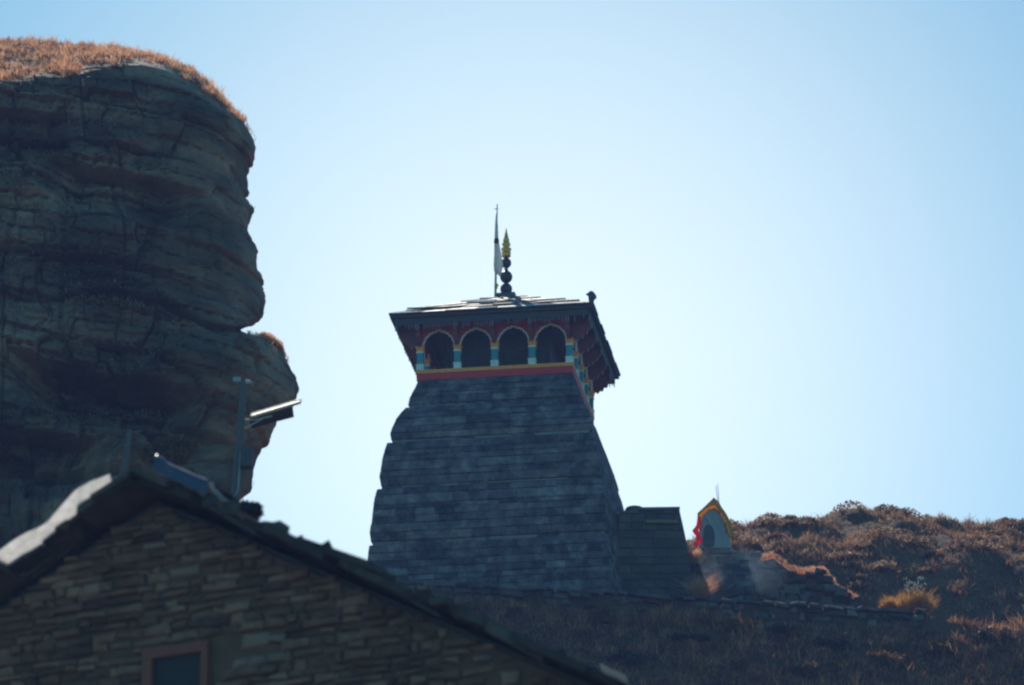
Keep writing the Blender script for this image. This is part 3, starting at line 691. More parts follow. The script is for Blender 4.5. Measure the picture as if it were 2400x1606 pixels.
# flag pole and wrapped flag: a thing of its own, planted beside the finial
def tw(x, y, z): p = rot(x, y); return Vector((cxT + p[0], CYT + p[1], Z0 + z))
zp = zt
fp0 = tw(-.24, -.16, zp - .05)
fpole = thing('flag_pole', 'thin pole with white flag wrapped round it and a maroon tie', 'flag', fp0)
hgt_f = 2.52
c = MB(); c.tube([(0, 0, -.08), (.02, 0, hgt_f * .5), (.045, 0, hgt_f)], [.03, .024, .012], 8); c.tube([(-.02, 0, hgt_f - .13), (.07, 0, hgt_f - .11)], .01, 6); c.build('pole', paint_mat('pale_pole', (.34, .33, .33), .6), fpole)
# wrapped cloth
rings = []
for k in range(26):
    t = k / 25; z = .78 + (hgt_f - .25 - .78) * t; r0 = np.interp(t, [0, .12, .3, .5, .62, .8, 1], [.045, .062, .058, .048, .042, .034, .012])
    ex_ = np.interp(t, [0, .06, .2, .45, .6, 1], [.06, .11, .07, .02, 0, 0])
    rings.append([Vector((.02 + .01 * t + math.cos(a) * r0 * (1 + .18 * math.sin(3 * a + 5 * t)) + (ex_ if math.cos(a) > .3 else 0) * math.cos(a), math.sin(a) * r0 * .8, z - (.16 * max(0, math.cos(a)) * (t < .02)))) for a in [2 * math.pi * j / 14 for j in range(14)]])
c = MB(); c.tube_raw(rings); c.build('flag', M_flag, fpole, True)
c = MB(); c.tube([(.02, 0, 1.48), (.025, 0, 1.53), (.03, 0, 1.60), (.03, 0, 1.63)], [.045, .062, .060, .04], 10); c.build('tie', M_maroon, fpole, True)
# garland knot
gk = MB()
for _ in range(22):
    d = Vector((rng.gauss(0, .02), rng.gauss(0, .02), rng.gauss(0, .03))); a = .014
    gk.box(d - Vector((a, a, a)), d + Vector((a, a, a)), .008)
o = gk.build('garland', M_mari); o.location = tw(-.20, -.22, zp + .33); tag(o, 'yellow marigold garland knot tied below the temple flag', 'garland')

# ------------------------------------------------------------------ stone hall beside the temple
HY = 129.0
pa, pb_, pc_, pd = at(1452, 1197, HY), at(1592, 1193, HY), at(1626, 1405, HY), at(1440, 1405, HY)
hall = thing('stone_hall', 'dark low stone hall with leaning wall against the temple tower', 'building', (pd.x, HY, TZ - .2))
HO = Vector((pd.x, HY, TZ - .2)); zb_, zt_ = TZ - .2, pa.z
def HX(z, s):
    t = (z - pd.z) / (pa.z - pd.z)
    return (pd.x + (pa.x - pd.x) * t) if s < 0 else (pc_.x + (pb_.x - pc_.x) * t)
c = MB(); c.tube_raw([[Vector((HX(z, -1) - .6, .05, z - HO.z)) - Vector((HO.x, 0, 0)), Vector((HX(z, 1) - .05 - HO.x, .05, z - HO.z)), Vector((HX(z, 1) - .05 - HO.x + .3, 3.0, z - HO.z)), Vector((HX(z, -1) - .6 - HO.x, 3.0, z - HO.z))] for z in (zb_, zt_ - .08)])
c.build('wall_core', M_core, hall)
z = zb_
while z < zt_ - .05:
    h = min(rng.uniform(.15, .24), zt_ - z)
    if zt_ - z - h < .08: h = zt_ - z
    x = HX(z, -1); xe = HX(z, 1)
    while x < xe - .01:
        b = min(x + rng.uniform(.25, .6), xe)
        if xe - b < .15: b = xe
        s0 = (HX(z + h, 1) - HX(z, 1)); f0 = s0 if b == xe else 0
        s = MB(); p_ = rng.uniform(0, .03); s.stone([(x + .006 - HO.x, -p_, z + .006 - HO.z), (b - .006 - HO.x, -p_, z + .006 - HO.z), (b - .006 + f0 - HO.x, -p_, z + h - .006 - HO.z), (x + .006 - HO.x, -p_, z + h - .006 - HO.z)], (0, -1, 0), .2, .015, .01)
        s.build('stone_block', M_hall, hall); x = b
    # right-hand side wall blocks
    y = .02
    while y < 2.9:
        b = min(y + rng.uniform(.4, .8), 2.98); xa, xb = HX(z, 1) - HO.x, HX(z + h, 1) - HO.x
        s = MB(); s.stone([(xa + y * .1, y, z + .006 - HO.z), (xa + b * .1, b - .01, z + .006 - HO.z), (xb + b * .1, b - .01, z + h - .006 - HO.z), (xb + y * .1, y, z + h - .006 - HO.z)], (1, 0, 0), .12, .015, .01)
        s.build('stone_block', M_hall, hall); y = b
    z += h
for (x0, x1, y0, y1, dz) in ((pa.x + .45, pb_.x + .02, -.08, 1.3, 0), (pa.x + .5, pb_.x - .03, 1.2, 2.9, .03)):
    s = MB(); s.box((x0 - HO.x, y0, zt_ - HO.z - .005 + dz), (x1 - HO.x, y1, zt_ - HO.z + .06 + dz), .012); s.build('roof_slab', M_slate, hall)
# mossy lit ledge on the front and a rounded boulder finial
l0, l1 = at(1513, 1222, HY - .12), at(1588, 1219, HY - .12)
s = MB(); s.box((l0.x - HO.x, -.17, l0.z - .05 - HO.z), (l1.x - HO.x, .02, l0.z + .02 - HO.z), .008); o = s.build('ledge', paint_mat('mossy_ledge', (.16, .17, .08), .8), hall); o['label'] = 'mossy sunlit ledge'
bp_ = at(1487, 1197, HY + .5); s = MB(); s.lathe([(.02, -.16), (.2, -.14), (.25, -.02), (.2, .08), (.1, .115), (.01, .12)], 14, (bp_.x - HO.x, .5, bp_.z - HO.z - .02)); s.build('dome_stone', M_hall, hall, True)

# ------------------------------------------------------------------ retaining wall of the terrace
rw = thing('retaining_wall', 'rough dry stone retaining wall along the front of the temple terrace', 'wall', (at(1400, 1400, RY).x, RY, TZ - 1.2)); RO = Vector(rw.location)
x = at(WL[0][0], WL[0][1], RY).x; xend = at(2160, 1430, RY).x
tops = [(at(a, b, RY).x, at(a, b, RY).z) for a, b in WL]
def wtop(x): return float(np.interp(x, [a for a, _ in tops], [b for _, b in tops]))
c = MB(); c.box((x - RO.x, .10, -1.0), (xend - RO.x - .1, .6, wtop(xend) - RO.z - .12)); c.build('wall_core', M_core, rw)
nrw = 0
for lay_ in range(6):
    x = at(WL[0][0], 0, RY).x + rng.uniform(0, .2); hgt0 = [.11, .17, .2, .22, .24, .26]
    zoff = sum(hgt0[:lay_])
    while x < xend:
        ln = rng.choice([rng.uniform(.1, .25), rng.uniform(.2, .55)]) * (1.5 if lay_ == 0 else 1); h = hgt0[lay_]
        if rng.random() > (.95, .88, .75, .5, 0, 0)[lay_]: x += ln; continue
        t0, t1 = wtop(x) - zoff + rng.uniform(-.03, .03), wtop(x + ln) - zoff + rng.uniform(-.03, .03); pr_ = rng.uniform(-.02, .09) + .05 * lay_ * .5 + (.06 if lay_ == 0 else 0)
        s = MB(); hh = h * rng.uniform(.6, 1.05); j = lambda: rng.uniform(-.03, .03)
        s.stone([(x - RO.x + j(), -pr_, t0 - hh - RO.z + j()), (x + ln * .96 - RO.x + j(), -pr_, t1 - hh - RO.z + j()), (x + ln * .92 - RO.x + j(), -pr_ + .03, t1 - RO.z + j() * .6), (x + ln * .05 - RO.x + j(), -pr_ + .03, t0 - RO.z + j() * .6)], (0, -1, 0), .3, .045, .03)
        s.build('stone', M_wall, rw); nrw += 1; x += ln
print('retaining stones', nrw)

ptl = []
for _ in range(420):
    cx_ = rng.uniform(-3.0, 9.2); hh = rng.uniform(.3, 1)
    for _ in range(28):
        xx = cx_ + rng.gauss(0, .09); yy = RY - rng.uniform(.12, .5); ptl.append((xx, yy, float(wtop(xx)) - rng.uniform(.55, .8) + .0 * hh))
ptl = np.array(ptl); ptl[:, 2] = terr(ptl[:, 0], ptl[:, 1]) - .02
blades('wall_foot_grass', ptl, nrg.uniform(.12, .42, len(ptl)), .018, M_grassS, lean=(0, -.2, 0), spread=.35, label='rank grass growing against the foot of the retaining wall')

# ------------------------------------------------------------------ ruined stone wall and shrine on the right
SY = 130.6
dw = thing('dry_stone_wall', 'tumbled dry stone wall stepping down from the shrine', 'wall', (at(1780, 1400, SY).x, SY, TZ - .1)); DO = Vector(dw.location)
TL = [(1622, 1296), (1660, 1292), (1740, 1294), (1790, 1302), (1812, 1296), (1850, 1326), (1875, 1334), (1930, 1330), (1948, 1352), (1966, 1376), (2008, 1396), (2020, 1412)]
dt_ = [(at(a, b, SY).x, at(a, b, SY).z) for a, b in TL]
def dtop(x): return float(np.interp(x, [a for a, _ in dt_], [b for _, b in dt_]))
zz = TZ - .15; ndw = 0
c = MB(); xs_ = np.linspace(dt_[0][0], dt_[-1][0], 30); V = []; F = []
for x in xs_: V += [(x - DO.x, .12, -.3), (x - DO.x, .12, dtop(x) - .1 - DO.z), (x - DO.x, 1.6, dtop(x) - .05 - DO.z), (x - DO.x, 1.6, -.3)]
for i in range(29):
    for e in range(4): F.append([i * 4 + e, (i + 1) * 4 + e, (i + 1) * 4 + (e + 1) % 4, i * 4 + (e + 1) % 4][::-1])
F.append([0, 1, 2, 3]); F.append([116 + k for k in (3, 2, 1, 0)])
c.add(V, F); c.build('earth_core', M_ground, dw)
while zz < dt_[0][1] + .05:
    h = rng.uniform(.10, .24); x = dt_[0][0] + rng.uniform(0, .15)
    while x < dt_[-1][0]:
        ln = rng.uniform(.12, .5)
        zk = zz; zz = zz + rng.uniform(-.07, .07)
        if zz + h < dtop(x + ln / 2) + .06 and rng.random() < .9:
            pr_ = rng.uniform(-.04, .10); j = lambda: rng.uniform(-.055, .055)
            s = MB(); s.stone([(x + j() - DO.x, -pr_, zz + .005 + j() - DO.z), (x + ln * .96 + j() - DO.x, -pr_, zz + .005 + j() - DO.z), (x + ln * .95 + j() - DO.x, -pr_ + .03, zz + h * .95 + j() - DO.z), (x + .02 + j() - DO.x, -pr_ + .03, zz + h * .95 + j() - DO.z)], (0, -1, 0), .28, .04, .03)
            s.build('stone', M_wall, dw); ndw += 1
        zz = zk; x += ln
    zz += h
print('dry wall', ndw)
# grass on the wall top
ptl = []
for _ in range(9000):
    xx = rng.uniform(1735, 2010); a = at(xx, 1350, SY).x; ptl.append((a, SY + rng.uniform(-.02, .9) ** 1.0, dtop(a) - .03 + rng.uniform(-.02, .03)))
blades('wall_top_grass', np.array(ptl), .10, .012, M_grassL, label='sunlit straw coloured grass along the tumbled wall top', spread=.6)
# shrine
s0 = at(1675, 1292, SY - .05); ux = 1 / pxm(SY) ; SX = lambda px: (px - 1675) / pxm(SY); SZ = lambda py: (1292 - py) / pxm(SY) / math.cos(PITCH) ** 2
shr = thing('shrine', 'small plastered shrine mound with a dark niche under yellow cloth', 'shrine', (s0.x, SY - .05, s0.z))
ol = [(1636, 1300), (1660, 1302), (1690, 1302), (1716, 1300), (1713, 1280), (1709, 1258), (1704, 1238), (1698, 1222), (1688, 1208), (1676, 1197), (1666, 1200), (1654, 1209), (1646, 1218), (1643, 1240), (1641, 1262), (1638, 1284)]
ol = [((a[0] * (1 - f) + b[0] * f), (a[1] * (1 - f) + b[1] * f)) for a, b in zip(ol, ol[1:] + ol[:1]) for f in (0, .5)]
rings = []
for y_, sc_ in ((0, .55), (.0, .86), (.04, .96), (.14, 1.02), (.35, 1.03), (.6, .97), (.72, .8)):
    rings.append([Vector((SX(1675 + (px - 1675) * sc_) + rng.uniform(-.028, .028), y_ + rng.uniform(-.02, .02), SZ(1252 + (py - 1252) * (sc_ if py < 1290 else 1)) + rng.uniform(-.012, .012))) for px, py in ol])
c = MB(); c.tube_raw(rings); bo = c.build('body', M_plast, shr)
c = MB(); na = [(SX(x_), SZ(y_)) for x_, y_ in ((1650, 1281), (1662, 1284), (1674, 1280), (1676, 1266), (1674, 1250), (1670, 1240), (1662, 1235), (1654, 1239), (1650, 1250), (1648, 1266))]
c.prism(na, (0, -.03, 0), (1, 0, 0), (0, 0, 1), (0, .04, 0)); c.build('niche', paint_mat('niche_shade', (.09, .10, .115), .9), bo)  # flat piece; the hollow's shade is put into its colour
c = MB(); c.box((SX(1637), -.12, SZ(1299)), (SX(1712), .75, SZ(1288))); c.build('plinth', M_wall, shr)
# yellow cloth draped over the top
path = [(1637, 1213), (1645, 1206), (1655, 1198), (1666, 1190), (1675, 1182), (1684, 1190), (1692, 1201), (1700, 1211), (1708, 1223), (1712, 1236), (1716, 1249), (1719, 1261)]
V = []; F = []; nc = 9
for k, (a, b) in enumerate(path):
    hem = [3, 4, 6, 8, 14, 10, 6, 8, 6, 9, 7, 4][k]
    for j in range(nc):
        t = j / (nc - 1)
        if j == 0: y_, dx, dz = -.10, (4 if k < 4 else (-5 if k > 4 else 0)), hem
        elif j == 1: y_, dx, dz = -.10, (2 if k < 4 else (-2 if k > 4 else 0)), hem * .5
        else: y_, dx, dz = -.08 + .85 * (j - 2) / (nc - 3), 0, 0
        V.append(Vector((s0.x + SX(a + dx) + rng.uniform(-.008, .008), SY - .05 + y_ + rng.uniform(-.015, .015), s0.z + SZ(b + dz) + .015 * math.sin(j * 1.9 + k) + rng.uniform(-.008, .008))))
for k in range(len(path) - 1):
    for j in range(nc - 1): F.append([k * nc + j, k * nc + j + 1, (k + 1) * nc + j + 1, (k + 1) * nc + j])
yc = mesh('yellow_cloth', V, F, plain_mat('yellow_cloth', (.86, .50, .07), .7, 0, .6), None, True); sm = yc.modifiers.new('s', 'SOLIDIFY'); sm.thickness = .012
tag(yc, 'yellow cloth draped over the peak of the shrine', 'cloth')
# red cloth hanging at the shrine's side
ptsr = [(1640, 1212), (1637, 1232), (1630, 1244), (1636, 1256), (1639, 1266), (1631, 1276), (1633, 1284)]
V = []; F = []
for k, (a, b) in enumerate(ptsr):
    p = at(a, b, SY - .12); wv = [.03, .05, .07, .05, .07, .06, .03][k]
    for s_ in range(5): V.append(Vector((p.x - wv + 2 * wv * s_ / 4, p.y + .03 * math.sin(s_ * 2.2 + k), p.z)))
for k in range(len(ptsr) - 1):
    for s_ in range(4): F.append([k * 5 + s_, k * 5 + s_ + 1, k * 5 + 6 + s_, k * 5 + 5 + s_])
rc = mesh('red_cloth', V, F, M_redcl, None, True); tag(rc, 'bright red cloth streamer hanging on the shrine', 'cloth')
sm = rc.modifiers.new('s', 'SOLIDIFY'); sm.thickness = .012
# tridents / twin rods behind the shrine
c = MB(); a0, a1, b0, b1 = at(1687, 1200, SY + .3), at(1682, 1134, SY + .3), at(1685, 1200, SY + .3), at(1678, 1139, SY + .3)
ro_ = Vector((a0.x, SY + .3, a0.z - .3))
rods = thing('iron_rods', 'two thin iron rods standing behind the shrine roof', 'rods', ro_)
for p, q_ in ((a0, a1), (b0, b1)):
    c = MB(); c.tube([p - ro_ - Vector((0, 0, .5)), p - ro_, q_ - ro_], [.009, .009, .006], 6); c.build('rod', M_metal, rods)
# boulder behind the wall end
rk = at(2052, 1410, 129.8); rk.z = float(terr(rk.x, 129.8))
V = []; NU, NV = 26, 16
for i in range(NV + 1):
    for j in range(NU):
        th, ph = math.pi * i / NV, 2 * math.pi * j / NU
        d = Vector((math.sin(th) * math.cos(ph), math.sin(th) * math.sin(ph), math.cos(th)))
        r = 1 + .25 * float(fbm(np.array(d.x * 1.3 + 5), np.array(d.y * 1.3), np.array(d.z * 1.3), 55, 3))
        r = r / max(abs(d.x * .9 + .25 * d.z), abs(d.y), abs(d.z * .8) + abs(d.x) * .45, .55) * .75
        V.append(Vector((d.x * .45, d.y * .4, d.z * .50)) * r)
F = [[i * NU + j, (i + 1) * NU + j, (i + 1) * NU + (j + 1) % NU, i * NU + (j + 1) % NU] for i in range(NV) for j in range(NU)]
o = mesh('boulder', V, F, M_wall); o.location = (rk.x, 129.8, rk.z + .22); tag(o, 'angular grey boulder between the tumbled wall and the orange grass clump', 'boulder')

# ------------------------------------------------------------------ clumps and bushes
def clump(name, label, px, py, Y, wpx, hpx, n, m, cat='grass', flat=.6, bl=.016, z=None):
    p = at(px, py, Y); k = pxm(Y); w = wpx / k / 2; h = hpx / k / .93
    zr = 0; nt_ = 9; cx_ = np.clip(nrg.normal(0, .4, nt_), -.8, .8) * w; cy_ = nrg.uniform(-.5, .5, nt_) * w; hs_ = nrg.uniform(.55, 1.0, nt_) * (1.05 - .95 * np.abs(cx_ / w)); ti = nrg.integers(0, nt_, n)
    a = nrg.uniform(0, 2 * math.pi, n); r = np.sqrt(nrg.random(n)) * .5
    pts = np.stack([cx_[ti] + r * np.cos(a) * w * .3, cy_[ti] * flat + r * np.sin(a) * w * .25, 0 * a - .02], -1)
    d = np.stack([np.cos(a) * r * .9, np.sin(a) * r * .7, np.ones(n)], -1)
    h = h * hs_[ti]
    o = blades(name, pts, h, bl, m, kind=None)
    me = o.data; co = np.empty(len(me.vertices) * 3); me.vertices.foreach_get('co', co); co = co.reshape(-1, 5, 3)
    for i, t in ((2, .55), (3, .55), (4, 1)): co[:, i, :2] += d[:, :2] * h[:, None] * t
    me.vertices.foreach_set('co', co.reshape(-1)); me.update()
    o.location = (p.x, Y, p.z if z is None else z); tag(o, label, cat); return o
def shrub(name, label, px, py, Y, wpx, hpx, m, nleaf=1500, ls=.05, seed=1, stems=7, cat='bush', zbase=None):
    """stems from the base, leaves spread through an uneven crown"""
    p = at(px, py, Y); k = pxm(Y); w = wpx / k / 2; h = hpx / k / .93
    root = thing(name, label, cat, p if zbase is None else (p.x, Y, zbase)); g = np.random.default_rng(seed)
    c = MB(); tips = []
    for s in range(stems):
        a = g.uniform(0, 6.28); r = g.uniform(.2, .75); tp = Vector((math.cos(a) * w * r, math.sin(a) * w * r * .7, h * g.uniform(.5, .9))); tips.append(tp)
        c.tube([(0, 0, -.15), tp * .5 + Vector((0, 0, .06 * h)), tp], [.016, .011, .004], 5)
    c.build('stems', M_twig, root)
    lobes = [(t, g.uniform(.25, .42)) for t in tips] + [(Vector((g.uniform(-.6, .6) * w, g.uniform(-.4, .4) * w, h * g.uniform(.25, .6))), g.uniform(.25, .4)) for _ in range(5)]
    N = nleaf; li = g.integers(0, len(lobes), N); V = np.zeros((N, 4, 3))
    cen = np.array([lobes[i][0] for i in li]); rad = np.array([lobes[i][1] for i in li])[:, None] * np.array([[w, w * .8, h * .6]])
    d = g.normal(size=(N, 3)); d /= np.linalg.norm(d, axis=1, keepdims=True); c0 = cen + d * rad * g.uniform(.3, 1.05, (N, 1))
    c0[:, 2] = np.abs(c0[:, 2])
    t1 = g.normal(size=(N, 3)); t1 /= np.linalg.norm(t1, axis=1, keepdims=True); t2 = np.cross(t1, g.normal(size=(N, 3))); t2 /= np.linalg.norm(t2, axis=1, keepdims=True)
    sz = ls * g.uniform(.5, 1.3, (N, 1)); V[:, 0] = c0 - t1 * sz; V[:, 1] = c0 + t2 * sz * .45; V[:, 2] = c0 + t1 * sz; V[:, 3] = c0 - t2 * sz * .45
    o = mesh('leaves', V.reshape(-1, 3), (np.arange(N)[:, None] * 4 + np.arange(4)[None]).tolist(), m, root); o['kind'] = 'stuff'
    return root
tz = lambda px, Y: float(terr(at(px, 1400, Y).x, Y))
clump('orange_grass_clump', 'large orange dry grass clump glowing on the terrace edge', 2140, 1425, 127.3, 112, 78, 1600, M_grassO, z=at(2140, 1432, 127.3).z)
clump('small_grass_clump', 'small orange grass clump leaning beside the boulder', 2090, 1420, 127.6, 60, 40, 800, M_grassO, z=at(2095, 1425, 127.6).z)
clump('pink_grass_clump', 'sunlit pale grass clump between stone hall and smoke', 1643, 1400, 128.2, 40, 70, 1100, M_grassL, z=at(1643, 1402, 128.2).z)
clump('corner_grass_clump', 'sunlit grass clump under the red cloth', 1628, 1315, 130.1, 40, 45, 900, M_grassL, z=at(1628, 1320, 130.1).z)
# white seed heads above the orange clump
sh_ = thing('seed_stalks', 'pale seed heads on thin stalks above the orange clump', 'plant', at(2145, 1425, 127.5)); so = Vector(sh_.location)
c = MB(); cb = MB()
for _ in range(26):
    p = at(rng.uniform(2120, 2170), rng.uniform(1352, 1388), 127.5) - so
    c.tube([(p.x * .4, 0, 0), (p.x * .8, 0, p.z * .6), p], [.006, .005, .004], 4)
    for _ in range(3):
        d = p + Vector((rng.gauss(0, .025), rng.gauss(0, .02), rng.gauss(0, .025))); cb.box(d - Vector((.013, .013, .013)), d + Vector((.013, .013, .013)), .006)
c.build('stalks', M_twig, sh_)['kind'] = 'stuff'; cb.build('seed_heads', M_bloom, sh_)['kind'] = 'stuff'
# low heath bushes on the shaded slope
heath = [(1090, 1455, 60, 55, M_bush), (1205, 1470, 60, 60, M_bush), (1400, 1470, 110, 55, M_bush), (1740, 1490, 90, 60, M_bush), (1830, 1500, 120, 55, M_dark), (1960, 1530, 130, 60, M_dark), (1620, 1510, 110, 45, M_dark), (2200, 1545, 90, 60, M_bush), (1480, 1570, 120, 60, M_dark), (2080, 1570, 110, 55, M_bush), (2330, 1520, 120, 60, M_dark), (1880, 1590, 120, 50, M_bush)]
hl = ['brown bush at the foot of the wall beside the house roof', 'brown bush below the middle of the tower', 'wide brown bush under the tower corner', 'brown bush below the shrine smoke', 'dark bush below the tumbled wall', 'dark bush below the boulder', 'dark bush below the stone hall', 'brown bush below the orange clump', 'dark bush beside the roof end', 'brown bush low on the slope under the boulder', 'dark bush on the shaded right slope', 'brown bush at the slope foot under the tumbled wall']
def slope_hit(px, py):
    for Y in np.arange(121, 140, .05):
        p = at(px, py, Y)
        if float(terr(p.x, Y)) >= p.z: return Y
    return 126.0
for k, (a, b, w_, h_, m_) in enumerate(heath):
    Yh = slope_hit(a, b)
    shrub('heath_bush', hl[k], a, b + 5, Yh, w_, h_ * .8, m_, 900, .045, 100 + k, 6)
Yg = slope_hit(2300, 1518); shrub('green_plant', 'small bright green leafy plant on the dark slope', 2300, 1522, Yg, 24, 24, M_green, 160, .035, 5, 4, 'plant')
# bracken at the cliff foot
shrub('bracken_bush', 'large amber bracken bush at the cliff foot above the house ridge', 400, 1125, 97.5, 170, 95, M_bush, 3200, .06, 21, 9)
shrub('bracken_bush', 'small amber bracken bush above the blue tarpaulin', 452, 1160, 96.5, 80, 50, M_bush, 1300, .05, 22, 6)
shrub('dark_shrub', 'dark leafy shrub poking over the house roof by the lamp pole', 582, 1236, 60.5, 78, 56, M_dark, 1500, .032, 23, 9)

# ------------------------------------------------------------------ foreground house
HT = R(-25); hc, hs = math.cos(HT), math.sin(HT)
H0 = at(300, 1125, 55.0)                            # gable top on the verge plane
hz0 = float(terr(H0.x, 56))
fd = Vector((hc, hs, 0)); bd = Vector((-hs, hc, 0))  # along the gable (right end nearer), and into the house
house = thing('stone_house', 'dark rubble stone house with slate gable roof in the foreground', 'house', (H0.x, H0.y, hz0), HT)
def hit(px, py, off=0.0):
    """pixel -> (u along gable, z) on the plane parallel to the gable, off metres behind the verge plane"""
    r = ray(px, py); o = H0 + bd * off; t = (o.x * bd.x + o.y * bd.y) / (r.x * bd.x + r.y * bd.y); p = r * t
    return (p - o).dot(fd), p.z - hz0
OV = .42                                            # verge overhang in front of the wall
rl = [hit(-330, 1560), hit(0, 1337), hit(120, 1250), hit(200, 1185), hit(285, 1126)]
rr = [hit(315, 1126), hit(560, 1200), hit(740, 1285), hit(870, 1328), hit(1100, 1450), hit(1290, 1540), hit(1480, 1612), hit(1700, 1716)]
# straight rafters fitted through the traced points
al = np.polyfit([a for a, b in rl], [b for a, b in rl], 1); ar = np.polyfit([a for a, b in rr], [b for a, b in rr], 1)
uap = (ar[1] - al[1]) / (al[0] - ar[0]); zap = al[0] * uap + al[1]
uL, uR = -3.6, rr[-1][0]
def ztopr(u): return min((al[0] * u + al[1]) if u < uap else (ar[0] * u + ar[1]), zap - .10)
print('house apex', uap, zap, 'slopes', al[0], ar[0], 'uR', uR, 'eave z', ztopr(uR), ztopr(uL))
DEP = 7.0
RT = .10                                            # roof thickness under the verge
# wall backing
zw = lambda u: ztopr(u) - RT - .02
c = MB(); c.prism([(uL + .4, -.6), (uR - .4, -.6), (uR - .4, zw(uR - .4)), (uap, zw(uap)), (uL + .4, zw(uL + .4))], (0, OV + .03, 0), (1, 0, 0), (0, 0, 1), (0, DEP - 1, 0)); c.build('wall', M_mortar, house)
# window
wa_ = hit(338, 1536, OV); wb_ = hit(492, 1500, OV)
wu0, wu1 = wa_[0], wb_[0]; wz1 = (wa_[1] + wb_[1]) / 2 + .02; wz0 = wz1 - 1.0; print('window', wu0, wu1, wz1)
win = MB(); f_ = .11
win.box((wu0, OV - .05, wz1 - f_), (wu1, OV + .12, wz1)); win.box((wu0, OV - .045, wz0), (wu0 + f_, OV + .12, wz1 - f_)); win.box((wu1 - f_ * .7, OV - .045, wz0), (wu1, OV + .12, wz1 - f_)); win.box((wu0 - .03, OV - .06, wz0 - .06), (wu1 + .03, OV + .12, wz0))
wo = win.build('window_frame', M_frame, house)
c = MB(); c.box((wu0 + f_, OV + .005, wz0), (wu1 - f_ * .7, OV + .026, wz1 - f_)); c.build('pane', M_opening, wo)  # sheet over the wall; the opening's inner darkness is put into its colour
# rubble stones
stones = []
z = hit(700, 1640, OV)[1] - 1.9
while z < zw(uap):
    h = rng.uniform(.06, .12)
    u = uL + .45 + rng.uniform(0, .15)
    while u < uR - .42:
        ln = rng.uniform(.10, .33)
        if rng.random() < .12: ln = rng.uniform(.3, .45)
        u1 = u + ln
        blocked = (u1 > wu0 - .01 and u < wu1 + .01 and z + h > wz0 - .06 and z < wz1)
        if blocked and u < wu0 - .06: u1 = wu0 - .012; blocked = False
        topz = min(zw(u), zw(u1))
        if not blocked and z + h < topz + .05: stones.append((u, u1, z, min(z + h, topz)))
        u = u1
    z += h
pale = [hit(430, 1345, OV), hit(597, 1507, OV)]
pales = [(hit(395, 1350, OV)[0], hit(466, 1345, OV)[0], hit(430, 1353, OV)[1], hit(430, 1328, OV)[1]), (hit(563, 1510, OV)[0], hit(630, 1505, OV)[0], hit(597, 1515, OV)[1], hit(597, 1482, OV)[1]), (hit(1110, 1535, OV)[0], hit(1152, 1535, OV)[0], hit(1130, 1553, OV)[1], hit(1130, 1533, OV)[1]), (hit(1172, 1590, OV)[0], hit(1214, 1590, OV)[0], hit(1192, 1603, OV)[1], hit(1192, 1572, OV)[1])]
def clash(s): return any(s[0] < p[1] and s[1] > p[0] and s[2] < p[3] and s[3] > p[2] for p in pales)
M_lime = stone_mat('limewashed_stone', [(.12, .082, .066), (.25, .175, .145)], scale=5)
def in_view(s):
    u, zc = (s[0] + s[1]) / 2, (s[2] + s[3]) / 2
    p = H0 + bd * OV + fd * u; p = Vector((p.x, p.y, zc + hz0))
    cz_ = p.y * math.cos(PITCH) + p.z * math.sin(PITCH); py = 803 - FPX * (p.z * math.cos(PITCH) - p.y * math.sin(PITCH)) / cz_; px = 1200 + FPX * p.x / cz_
    return px, py
vis, hid = [], []
for s in stones:
    if clash(s): continue
    if s[3] - s[2] < .02: continue
    px, py = in_view(s); (vis if (-20 < px < 1500 and py < 1612) else hid).append((s, px, py))
vis.sort(key=lambda e: -(e[0][1] - e[0][0]) * (e[0][3] - e[0][2]))
jm = MB(); print('house stones', len(vis), len(hid))
def put(mb, s):
    u0, u1, z0, z1 = s; g = .008; pr_ = rng.uniform(-.005, .04); j = lambda: rng.uniform(-.022, .022)
    y = OV + .055 - .04 - pr_
    mb.stone([(u0 + g + j(), y, z0 + g + j()), (u1 - g + j(), y, z0 + g + j()), (u1 - g + j(), y + rng.uniform(0, .01), z1 - g + j()), (u0 + g + j(), y, z1 - g + j())], (0, -1, 0), .10, .032, .02)
nst = 0
for i, (s, px, py) in enumerate(vis):
    if nst < 290:
        m = MB(); put(m, s); lime = 545 < px < 665 and py > 1490 and rng.random() < .75
        m.build('stone', M_lime if lime else (M_pale if rng.random() < .015 else M_house), house); nst += 1
    else: put(jm, s)
for s, _, _ in hid: put(jm, s)
jo = jm.build('stones', M_housej, house); jo['kind'] = 'stuff'
for p in pales:
    m = MB(); put(m, p); o = m.build('stone', M_pale, house); o['label'] = 'large pale dressed stone'
